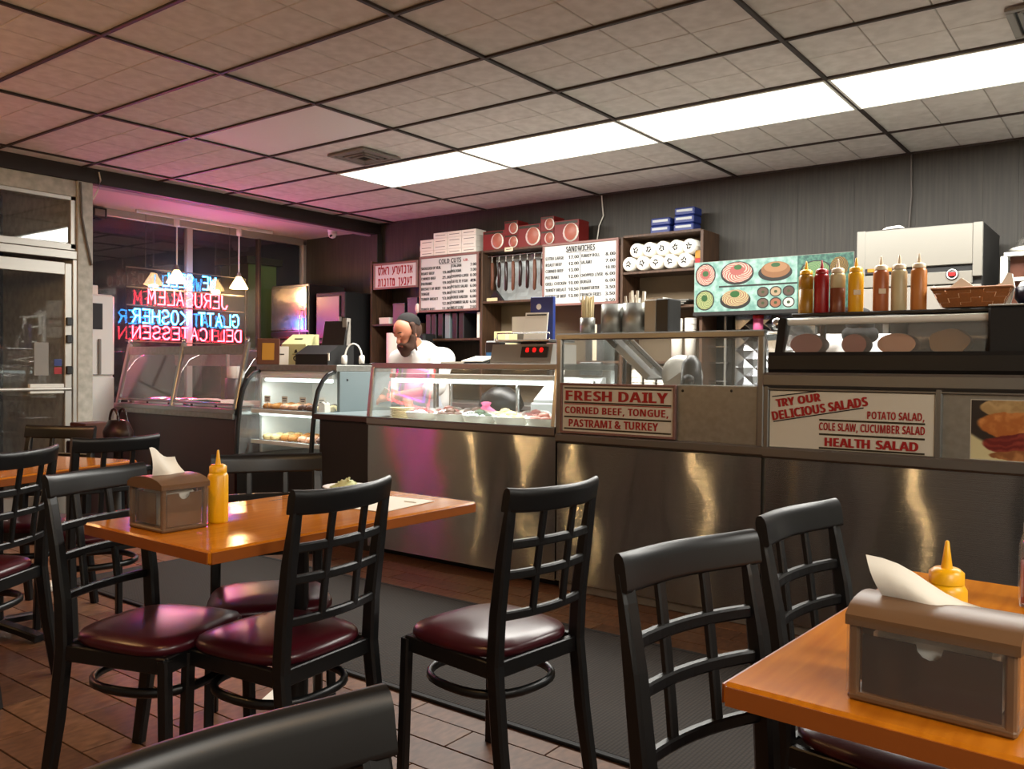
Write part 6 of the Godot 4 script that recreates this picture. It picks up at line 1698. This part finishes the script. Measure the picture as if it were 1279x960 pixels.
	part("sheet", prism([Vector2(-0.06, -0.01), Vector2(0.055, -0.045), Vector2(0.045, 0.03), Vector2(-0.01, 0.055)], 0.004), M.paper, pp)
	# second worker, hunched behind the black meat case
	var q := thing("person", "hunched worker in a white shirt half hidden behind the black meat case", "person", Vector3(3.74, 0, 0.20), 0.25)
	var h2 := Vector3(0, 1.455, 0.10)
	var b2 := [[Vector3(0, 1.30, 0.02), h2, 0.06, 0.062], [h2 + Vector3(0, 0.02, -0.02), h2 + Vector3(0, 0.02, 0.02), 0.066, 0.064], [h2 + Vector3(0, -0.07, 0.05), h2 + Vector3(0, -0.08, 0.06), 0.045, 0.04], [h2 + Vector3(0, 0.0, 0.07), h2 + Vector3(0, -0.02, 0.075), 0.010, 0.012],
		[Vector3(0.2, 1.31, -0.02), Vector3(0.26, 1.07, 0.05), 0.05, 0.04], [Vector3(0.26, 1.07, 0.05), Vector3(0.10, 1.06, 0.19), 0.038, 0.028], [Vector3(-0.2, 1.31, -0.02), Vector3(-0.26, 1.07, 0.05), 0.05, 0.04], [Vector3(-0.26, 1.07, 0.05), Vector3(-0.10, 1.06, 0.19), 0.038, 0.028], [Vector3(0.2, 1.31, -0.02), Vector3(-0.2, 1.31, -0.02), 0.05, 0.05]]
	hand(b2, Vector3(0.10, 1.06, 0.19), Vector3(-0.6, -0.3, 0.4).normalized(), Vector3(0.4, 0, 0.6).normalized(), 0.7)
	hand(b2, Vector3(-0.10, 1.06, 0.19), Vector3(0.6, -0.3, 0.4).normalized(), Vector3(0.4, 0, -0.6).normalized(), 0.7)
	part("body", body_mesh(b2, 0.009, 140.0), M.skin, q)
	var s2 := [[Vector3(0, 1.27, -0.02), Vector3(0, 0.85, -0.05), 0.14, 0.15], [Vector3(0.2, 1.32, -0.02), Vector3(-0.2, 1.32, -0.02), 0.085, 0.085], [Vector3(0.2, 1.31, -0.02), Vector3(0.26, 1.07, 0.05), 0.08, 0.06], [Vector3(-0.2, 1.31, -0.02), Vector3(-0.26, 1.07, 0.05), 0.08, 0.06], [Vector3(0.1, 1.2, -0.02), Vector3(0.1, 0.9, -0.04), 0.12, 0.12], [Vector3(-0.1, 1.2, -0.02), Vector3(-0.1, 0.9, -0.04), 0.12, 0.12]]
	part("shirt", body_mesh(s2, 0.016, 80.0), M.shirt, q)
	var t2 := [[Vector3(-0.03, 0.86, -0.05), Vector3(0.03, 0.86, -0.05), 0.15, 0.15]]
	for g in [-1, 1]:
		t2.append([Vector3(0.09 * g, 0.84, -0.05), Vector3(0.10 * g, 0.47, -0.02), 0.095, 0.07])
		t2.append([Vector3(0.10 * g, 0.47, -0.02), Vector3(0.10 * g, 0.09, -0.05), 0.068, 0.052])
		t2.append([Vector3(0.10 * g, 0.045, -0.06), Vector3(0.11 * g, 0.04, 0.11), 0.045, 0.04])
	part("trousers", body_mesh(t2, 0.022, 60.0), M.trousers, q)
	part("beard", body_mesh([[h2 + Vector3(-0.05, -0.06, 0.04), h2 + Vector3(0.05, -0.06, 0.04), 0.042, 0.042], [h2 + Vector3(0, -0.07, 0.055), h2 + Vector3(0, -0.09, 0.06), 0.055, 0.045]], 0.009, 140.0), M.hair, q)
	part("hair", body_mesh([[h2 + Vector3(0, 0.01, -0.03), h2 + Vector3(0, 0.01, 0.02), 0.074, 0.074]], 0.009, 140.0), M.hair, q)
	for g in [-1, 1]: part("eye", lathe([Vector2(0, -0.008), Vector2(0.008, 0), Vector2(0, 0.008)], 8), M.hair, q, h2 + Vector3(0.032 * g, 0.0, 0.092))

# ---------------------------------------------------------------- dining area
func make_chair() -> Node3D:
	var c := thing("dining_chair", "", "chair", Vector3.ZERO)
	# seat pad: rounded, wider in front
	var s := st()
	var N := 28
	var ring := func(k: float, y: float) -> Array:
		var r := []
		for i in N:
			var an := TAU * i / N
			var cx := signf(cos(an)) * pow(absf(cos(an)), 0.55)
			var cz := signf(sin(an)) * pow(absf(sin(an)), 0.55)
			var w := lerpf(0.203, 0.178, (cz + 1) / 2)
			r.append(Vector3(cx * w * k, y, cz * 0.188 * k + 0.0))
		return r
	var rings := [ring.call(0.96, 0.427), ring.call(1.0, 0.436), ring.call(1.0, 0.446), ring.call(0.96, 0.457), ring.call(0.75, 0.466), ring.call(0.4, 0.471)]
	for j in rings.size() - 1:
		for i in N: quad(s, rings[j][(i + 1) % N], rings[j][i], rings[j + 1][i], rings[j + 1][(i + 1) % N], true)
	for i in N: tri3(s, Vector3(0, 0.472, 0), rings[5][(i + 1) % N], rings[5][i], true)
	part("seat", fin(s), M.vinyl, c)
	var ap := st()
	for g in [-1, 1]:
		add_box(ap, Vector3(0.173 * g, 0.405, 0.005), Vector3(0.022, 0.045, 0.35), 0.003)
		add_box(ap, Vector3(0, 0.405, 0.008 + 0.170 * g), Vector3(0.35, 0.045, 0.022), 0.003)
	part("seat_frame", fin(ap), M.chair_black, c)
	for g in [-1, 1]:
		part("leg", bar([Vector3(0.184 * g, 0, -0.176), Vector3(0.178 * g, 0.42, -0.166)], Vector3.RIGHT, 0.014, 0.017), M.chair_black, c)
		part("stile", bar([Vector3(0.178 * g, 0, 0.240), Vector3(0.174 * g, 0.22, 0.203), Vector3(0.171 * g, 0.42, 0.180), Vector3(0.170 * g, 0.55, 0.187), Vector3(0.171 * g, 0.70, 0.207), Vector3(0.171 * g, 0.81, 0.226), Vector3(0.171 * g, 0.858, 0.2352)], Vector3.RIGHT, 0.0165, [0.018, 0.021, 0.022, 0.021, 0.018, 0.0115, 0.006]), M.chair_black, c)
	var lean := func(y: float) -> float: return 0.180 + 0.055 * pow(clampf((y - 0.45) / 0.44, 0, 1), 1.4)
	var bow := func(x: float) -> float: return 0.034 * (1.0 - pow(x / 0.186, 2))
	var tr := st()
	var prev := []
	for i in 13:
		var x := -0.187 + 0.374 * i / 12.0
		var ring2 := []
		for q in [[0.825, -0.010], [0.826, 0.010], [0.829, 0.0125], [0.833, 0.0128], [0.866, 0.0128], [0.872, 0.0126], [0.882, 0.010], [0.888, 0.004], [0.889, -0.003], [0.883, -0.0095], [0.873, -0.0125], [0.867, -0.0128], [0.833, -0.0128], [0.829, -0.0125]]:
			var z: float = lean.call(q[0]) + bow.call(x) + q[1]
			ring2.append(Vector3(x, q[0] + 0.006 * pow(absf(x) / 0.19, 4), z))
		if i:
			for k in 14: quad(tr, prev[(k + 1) % 14], prev[k], ring2[k], ring2[(k + 1) % 14], true)
		for k in range(1, 13):
			if i == 0: tri3(tr, ring2[0], ring2[k], ring2[k + 1])
			if i == 12: tri3(tr, ring2[0], ring2[k + 1], ring2[k])
		prev = ring2
	part("top_rail", fin(tr), M.chair_black, c)
	for y in [0.742, 0.66, 0.55]:
		var pts := []
		for i in 9:
			var x := -0.168 + 0.336 * i / 8.0
			pts.append(Vector3(x, y, lean.call(y) + bow.call(x) * 0.9))
		part("cross_rail", bar(pts, Vector3.UP, 0.012, 0.008), M.chair_black, c)
	for x in [-0.062, 0.062]:
		var pts := []
		for i in 6:
			var y := 0.55 + 0.285 * i / 5.0
			pts.append(Vector3(x, y, lean.call(y) + bow.call(x) * 0.93))
		part("slat", bar(pts, Vector3.RIGHT, 0.0105, 0.007), M.chair_black, c)
	var hp := []
	for i in 28:
		var an := TAU * i / 28
		hp.append(Vector3(signf(cos(an)) * pow(absf(cos(an)), 0.8) * 0.164, 0.315, signf(sin(an)) * pow(absf(sin(an)), 0.8) * 0.168))
	part("hoop_brace", tube(hp, 0.011, 6, true, 1.3), M.chair_black, c)
	return c

func make_table(label: String, at: Vector3, turn: float, w: float, l: float) -> Node3D:
	var t := thing("dining_table", label, "table", at, turn)
	var s := st()
	add_box(s, Vector3(0, 0.732, 0), Vector3(w, 0.036, l), 0.006)
	part("table_top", fin(s), M.table_wood, t)
	var e := st()
	for g in [-1, 1]:
		add_box(e, Vector3((w / 2 + 0.0015) * g, 0.731, 0), Vector3(0.003, 0.028, l - 0.012))
		add_box(e, Vector3(0, 0.731, (l / 2 + 0.0015) * g), Vector3(w - 0.012, 0.028, 0.003))
	part("edge_band", fin(e), M.table_edge, t)
	part("column", lathe([Vector2(0.0, 0.02), Vector2(0.045, 0.04), Vector2(0.038, 0.08), Vector2(0.038, 0.68), Vector2(0.05, 0.70), Vector2(0, 0.70)], 16), M.chair_black, t)
	for i in 4:
		var d := Vector3(cos(PI / 2 * i), 0, sin(PI / 2 * i))
		var r := 0.26 if i % 2 == 0 else 0.30
		part("foot", bar([d * 0.02 + Vector3(0, 0.06, 0), d * r * 0.6 + Vector3(0, 0.04, 0), d * r + Vector3(0, 0.018, 0)], d.cross(Vector3.UP), 0.028, 0.016), M.chair_black, t)
		part("spider_arm", box(Vector3(0.22 if i % 2 == 0 else 0.03, 0.014, 0.03 if i % 2 == 0 else 0.30), 0.002), M.chair_black, t, Vector3(0, 0.7065, 0) + d * (0.11 if i % 2 == 0 else 0.15))
	return t

func dispenser(label: String, at: Vector3, turn: float, w: float, d: float, h: float, long_front := true, puff := 1.0) -> void:
	var t := thing("napkin_dispenser", label, "napkin dispenser", at, turn, "tan napkin dispensers")
	part("base", box(Vector3(w, 0.012, d), 0.004), M.dispenser_tan, t, Vector3(0, 0.006, 0))
	for gx in [-1, 1]:
		for gz in [-1, 1]: part("corner_post", box(Vector3(0.013, h - 0.01, 0.013), 0.003), M.dispenser_tan, t, Vector3((w / 2 - 0.008) * gx, h / 2, (d / 2 - 0.008) * gz))
	for g in [-1, 1]:
		part("clear_panel", box(Vector3(w - 0.006, h - 0.012, 0.004)), M.clear_plastic, t, Vector3(0, h / 2 + 0.004, (d / 2) * g))
		part("clear_panel", box(Vector3(0.004, h - 0.012, d - 0.006)), M.clear_plastic, t, Vector3((w / 2) * g, h / 2 + 0.004, 0))
		var cw := w - 0.036
		var poly := [Vector2(-cw / 2, 0.014), Vector2(cw / 2, 0.014), Vector2(cw / 2, h - 0.022)]
		for i in 7:
			var an := PI * i / 6.0
			poly.append(Vector2(cos(an) * 0.017, h - 0.022 - sin(an) * 0.018))
		poly.append(Vector2(-cw / 2, h - 0.022))
		part("card", prism(poly, 0.003, Transform3D(Basis.IDENTITY, Vector3(0, 0, (d / 2 - 0.008) * g))), M.dispenser_card if long_front else M.dispenser_tan, t)
		part("side_card", box(Vector3(0.003, h - 0.04, d * 0.48), 0.0), M.dispenser_tan, t, Vector3((w / 2 - 0.008) * g, h / 2, 0))
	part("napkin_stack", box(Vector3(w - 0.05, h * 0.82, d - 0.045), 0.008), M.napkin, t, Vector3(0, h * 0.46, 0))
	# domed lid
	var s := st()
	var N := 9
	var P := func(i: int, x: float) -> Vector3:
		var f := float(i) / (N - 1)
		var z := (f - 0.5) * d * 1.02
		return Vector3(x, h + 0.004 + 0.019 * pow(sin(PI * f), 0.55), z)
	for i in N - 1:
		var a := -w / 2 - 0.003
		var b := w / 2 + 0.003
		quad(s, P.call(i + 1, a), P.call(i + 1, b) , P.call(i, b), P.call(i, a), true)
		for x: float in [a, b]:
			var p0: Vector3 = P.call(i, x)
			var p1: Vector3 = P.call(i + 1, x)
			var q0 := Vector3(p0.x, h - 0.010, p0.z)
			var q1 := Vector3(p1.x, h - 0.010, p1.z)
			if x > 0: quad(s, q1, q0, p0, p1)
			else: quad(s, q0, q1, p1, p0)
	for z: float in [-d * 0.51, d * 0.51]:
		var a := Vector3(-w / 2 - 0.003, h - 0.010, z)
		var b := Vector3(w / 2 + 0.003, h - 0.010, z)
		if z > 0: quad(s, a, b, b + Vector3(0, 0.014, 0), a + Vector3(0, 0.014, 0))
		else: quad(s, b, a, a + Vector3(0, 0.014, 0), b + Vector3(0, 0.014, 0))
	part("lid", fin(s), M.dispenser_tan, t)
	# drawn napkin
	var nk := st()
	var Q := func(i: int, j: int) -> Vector3:
		var u := i / 8.0
		var v := j / 6.0
		var x := lerpf(-w * 0.36, w * 0.38, u)
		var y := h + 0.016 + v * 0.064 * puff * (1.0 - (1.0 if puff < 1.1 else 0.45) * u) + 0.006 * sin(u * 7.0)
		return Vector3(x - 0.02 * v, y, 0.012 * sin(v * 3.0 + u * 3.0) + 0.02 * v * (0.5 - u) * 2.0)
	for i in 8:
		for j in 6:
			quad(nk, Q.call(i, j), Q.call(i + 1, j), Q.call(i + 1, j + 1), Q.call(i, j + 1), true)
	part("drawn_napkin", fin(nk), M.napkin, t)

func build_dining() -> void:
	var c0 := make_chair()
	c0.set_meta("group", "black dining chairs")
	# x, z of the seat centre, turn in degrees
	var L := [
		[2.758, 3.649, -71.5, "black dining chair left of the near left table, nearest the tan napkin dispenser"],
		[3.037, 3.494, 95.9, "black dining chair whose back stands before the plate of slaw"],
		[2.738, 3.281, -125, "black dining chair on the far side of the left table, before the pastry case"],
		[3.458, 3.065, 84.2, "black dining chair pulled out alone on the runner mat in the middle"],
		[4.609, 3.657, -103.9, "black dining chair at the right table's near corner"],
		[4.64, 3.11, -97.1, "black dining chair farther along the right table, beside the steel counter"],
		[4.666, 4.65, -97, "black dining chair whose top rail fills the picture's bottom edge"],
		[1.502, 3.732, 123.6, "black dining chair cut by the picture's left edge, at the far left table"],
		[1.156, 3.06, 84.8, "black dining chair at the far left table, nearest the street window"],
		[0.735, 3.165, -150, "black dining chair behind the far left table, before the glass door"]]
	for i in L.size():
		var a = L[i]
		var th := deg_to_rad(a[2])
		var at := Vector3(a[0] + 0.027 * sin(th), 0, a[1] + 0.027 * cos(th))
		if i == 0:
			c0.position = at
			c0.rotation.y = th
			c0.set_meta("label", a[3])
		else:
			dup(c0, at, th, a[3])
	make_table("orange brown wooden table holding a plate and napkin dispenser", Vector3(2.888, 0, 3.295), 0.0, 0.61, 1.02)
	make_table("orange brown wooden table at the right with the large napkin dispenser", Vector3(4.875, 0, 3.40), -0.05, 0.65, 0.93)
	make_table("orange brown wooden table at the far left by the street door", Vector3(0.946, 0, 3.39), deg_to_rad(19.2), 0.75, 0.9)
	var y := 0.75
	dispenser("tan napkin dispenser with a mustard bottle behind it on the left table", Vector3(2.825, y, 3.69), PI / 2, 0.14, 0.17, 0.125, false, 1.35)
	dispenser("large tan napkin dispenser with dark card on the right table", Vector3(4.795, y, 3.745), -0.06, 0.205, 0.13, 0.114)
	squeeze_bottle("yellow mustard bottle behind the napkin dispenser on the left table", Vector3(2.865, y, 3.56), 0.029, 0.145, "mustard", "mustard")
	squeeze_bottle("yellow mustard bottle behind the large dispenser on the right table", Vector3(4.775, y, 3.60), 0.029, 0.135, "mustard", "mustard")
	var kj := thing("ketchup_jar", "glass jar of red sauce at the picture's right edge", "jar", Vector3(4.85, y, 3.09))
	part("jar", lathe([Vector2(0, 0), Vector2(0.036, 0), Vector2(0.038, 0.02), Vector2(0.037, 0.12), Vector2(0.03, 0.14), Vector2(0.027, 0.145), Vector2(0.034, 0.12), Vector2(0.035, 0.02), Vector2(0, 0.004)], 16), M.clear_plastic, kj)
	part("sauce", lathe([Vector2(0, 0.005), Vector2(0.033, 0.006), Vector2(0.034, 0.085), Vector2(0, 0.09)], 16), M.ketchup, kj)
	part("lid", lathe([Vector2(0.03, 0.142), Vector2(0.03, 0.16), Vector2(0, 0.162)], 16), M.grey_plastic, kj)
	var pl := thing("slaw_plate", "small plate heaped with pale cole slaw on the left table", "plate", Vector3(2.685, y, 2.905))
	part("plate", lathe([Vector2(0, 0), Vector2(0.05, 0), Vector2(0.088, 0.018), Vector2(0.086, 0.021), Vector2(0.05, 0.005), Vector2(0, 0.005)], 24), M.white, pl)
	for i in 46:
		var an := rng.randf() * TAU
		var r := 0.05 * sqrt(rng.randf())
		var h := 0.008 + 0.04 * (1.0 - r / 0.055) * rng.randf_range(0.5, 1.1)
		var d := Vector3(rng.randf_range(-1, 1), rng.randf_range(-0.2, 0.6), rng.randf_range(-1, 1)).normalized() * 0.016
		var c := Vector3(cos(an) * r, h, sin(an) * r)
		part("shred", tube([c - d, c + Vector3(0, 0.005, 0), c + d], 0.0045, 5), M.slaw, pl)
	part("heap", lathe([Vector2(0.05, 0.006), Vector2(0.042, 0.025), Vector2(0.02, 0.04), Vector2(0, 0.044)], 12), M.slaw, pl)
	var pa := thing("paper_sheet", "white paper sheet lying on the left table's far right corner", "paper", Vector3(3.00, y + 0.001, 3.02), 0.12)
	part("sheet", box(Vector3(0.20, 0.002, 0.27)), M.paper, pa, Vector3(0, 0.001, 0))
	part("folded_corner", prism([Vector2(0, 0), Vector2(0.05, 0), Vector2(0, 0.05)], 0.002, Transform3D(Basis(Vector3.RIGHT, -PI / 2), Vector3(0.03, 0.004, -0.06))), M.napkin, pa)
	var crumple := func(label: String, at: Vector3, r: float) -> void:
		var t := thing("crumpled_napkin", label, "napkin", at)
		var s := st()
		var n := FastNoiseLite.new()
		n.frequency = 9.0
		var V := func(i: int, j: int) -> Vector3:
			var a := TAU * i / 10
			var b := PI * j / 6
			var d := Vector3(sin(b) * cos(a), cos(b), sin(b) * sin(a))
			return d * r * (0.8 + 0.6 * n.get_noise_3dv(d)) + Vector3(0, r * 0.85, 0)
		for i in 10:
			for j in 6:
				quad(s, V.call(i + 1, j + 1), V.call(i, j + 1), V.call(i, j), V.call(i + 1, j))
		part("tissue", fin(s), M.napkin, t)
	crumple.call("small crumpled yellowish napkin on the floor below the far left table", Vector3(0.36, 0, 2.87), 0.035)
	var pf := thing("floor_paper", "white scrap of paper on the floor under the left table", "paper", Vector3(2.50, 0.0, 3.05), 0.5)
	part("sheet", box(Vector3(0.11, 0.003, 0.16)), M.paper, pf, Vector3(0, 0.0016, 0))
	part("fold", box(Vector3(0.05, 0.003, 0.07)), M.napkin, pf, Vector3(0.02, 0.008, 0.03)).rotation.z = 0.1
	# brown crate and dark jug near the door
	var cr := thing("wooden_crate", "brown box on a dark stool beside the door post", "box", Vector3(-1.05, 0.0, 1.95))
	part("stool", box(Vector3(0.26, 0.66, 0.24), 0.01), M.leather, cr, Vector3(0, 0.33, 0))
	part("box", box(Vector3(0.22, 0.13, 0.2), 0.006), M.frame_wood, cr, Vector3(0, 0.725, 0))
	var jg := thing("dark_bag", "glossy dark brown handbag with loop handles beside the brown box", "bag", Vector3(-0.68, 0.0, 1.95))
	part("stand", lathe([Vector2(0, 0), Vector2(0.14, 0), Vector2(0.05, 0.03), Vector2(0.03, 0.6), Vector2(0.13, 0.64), Vector2(0.13, 0.66), Vector2(0, 0.66)], 14), M.chair_black, jg)
	part("bag_body", lathe([Vector2(0, 0.66), Vector2(0.13, 0.67), Vector2(0.14, 0.74), Vector2(0.09, 0.82), Vector2(0, 0.83)], 14, 1.0, 0.6), M.leather, jg)
	for g in [-1, 1]:
		var pts := []
		for i in 9:
			var an := PI * i / 8.0
			pts.append(Vector3(cos(an) * 0.06, 0.80 + sin(an) * 0.10, 0.03 * g))
		part("handle", tube(pts, 0.009, 6), M.leather, jg)
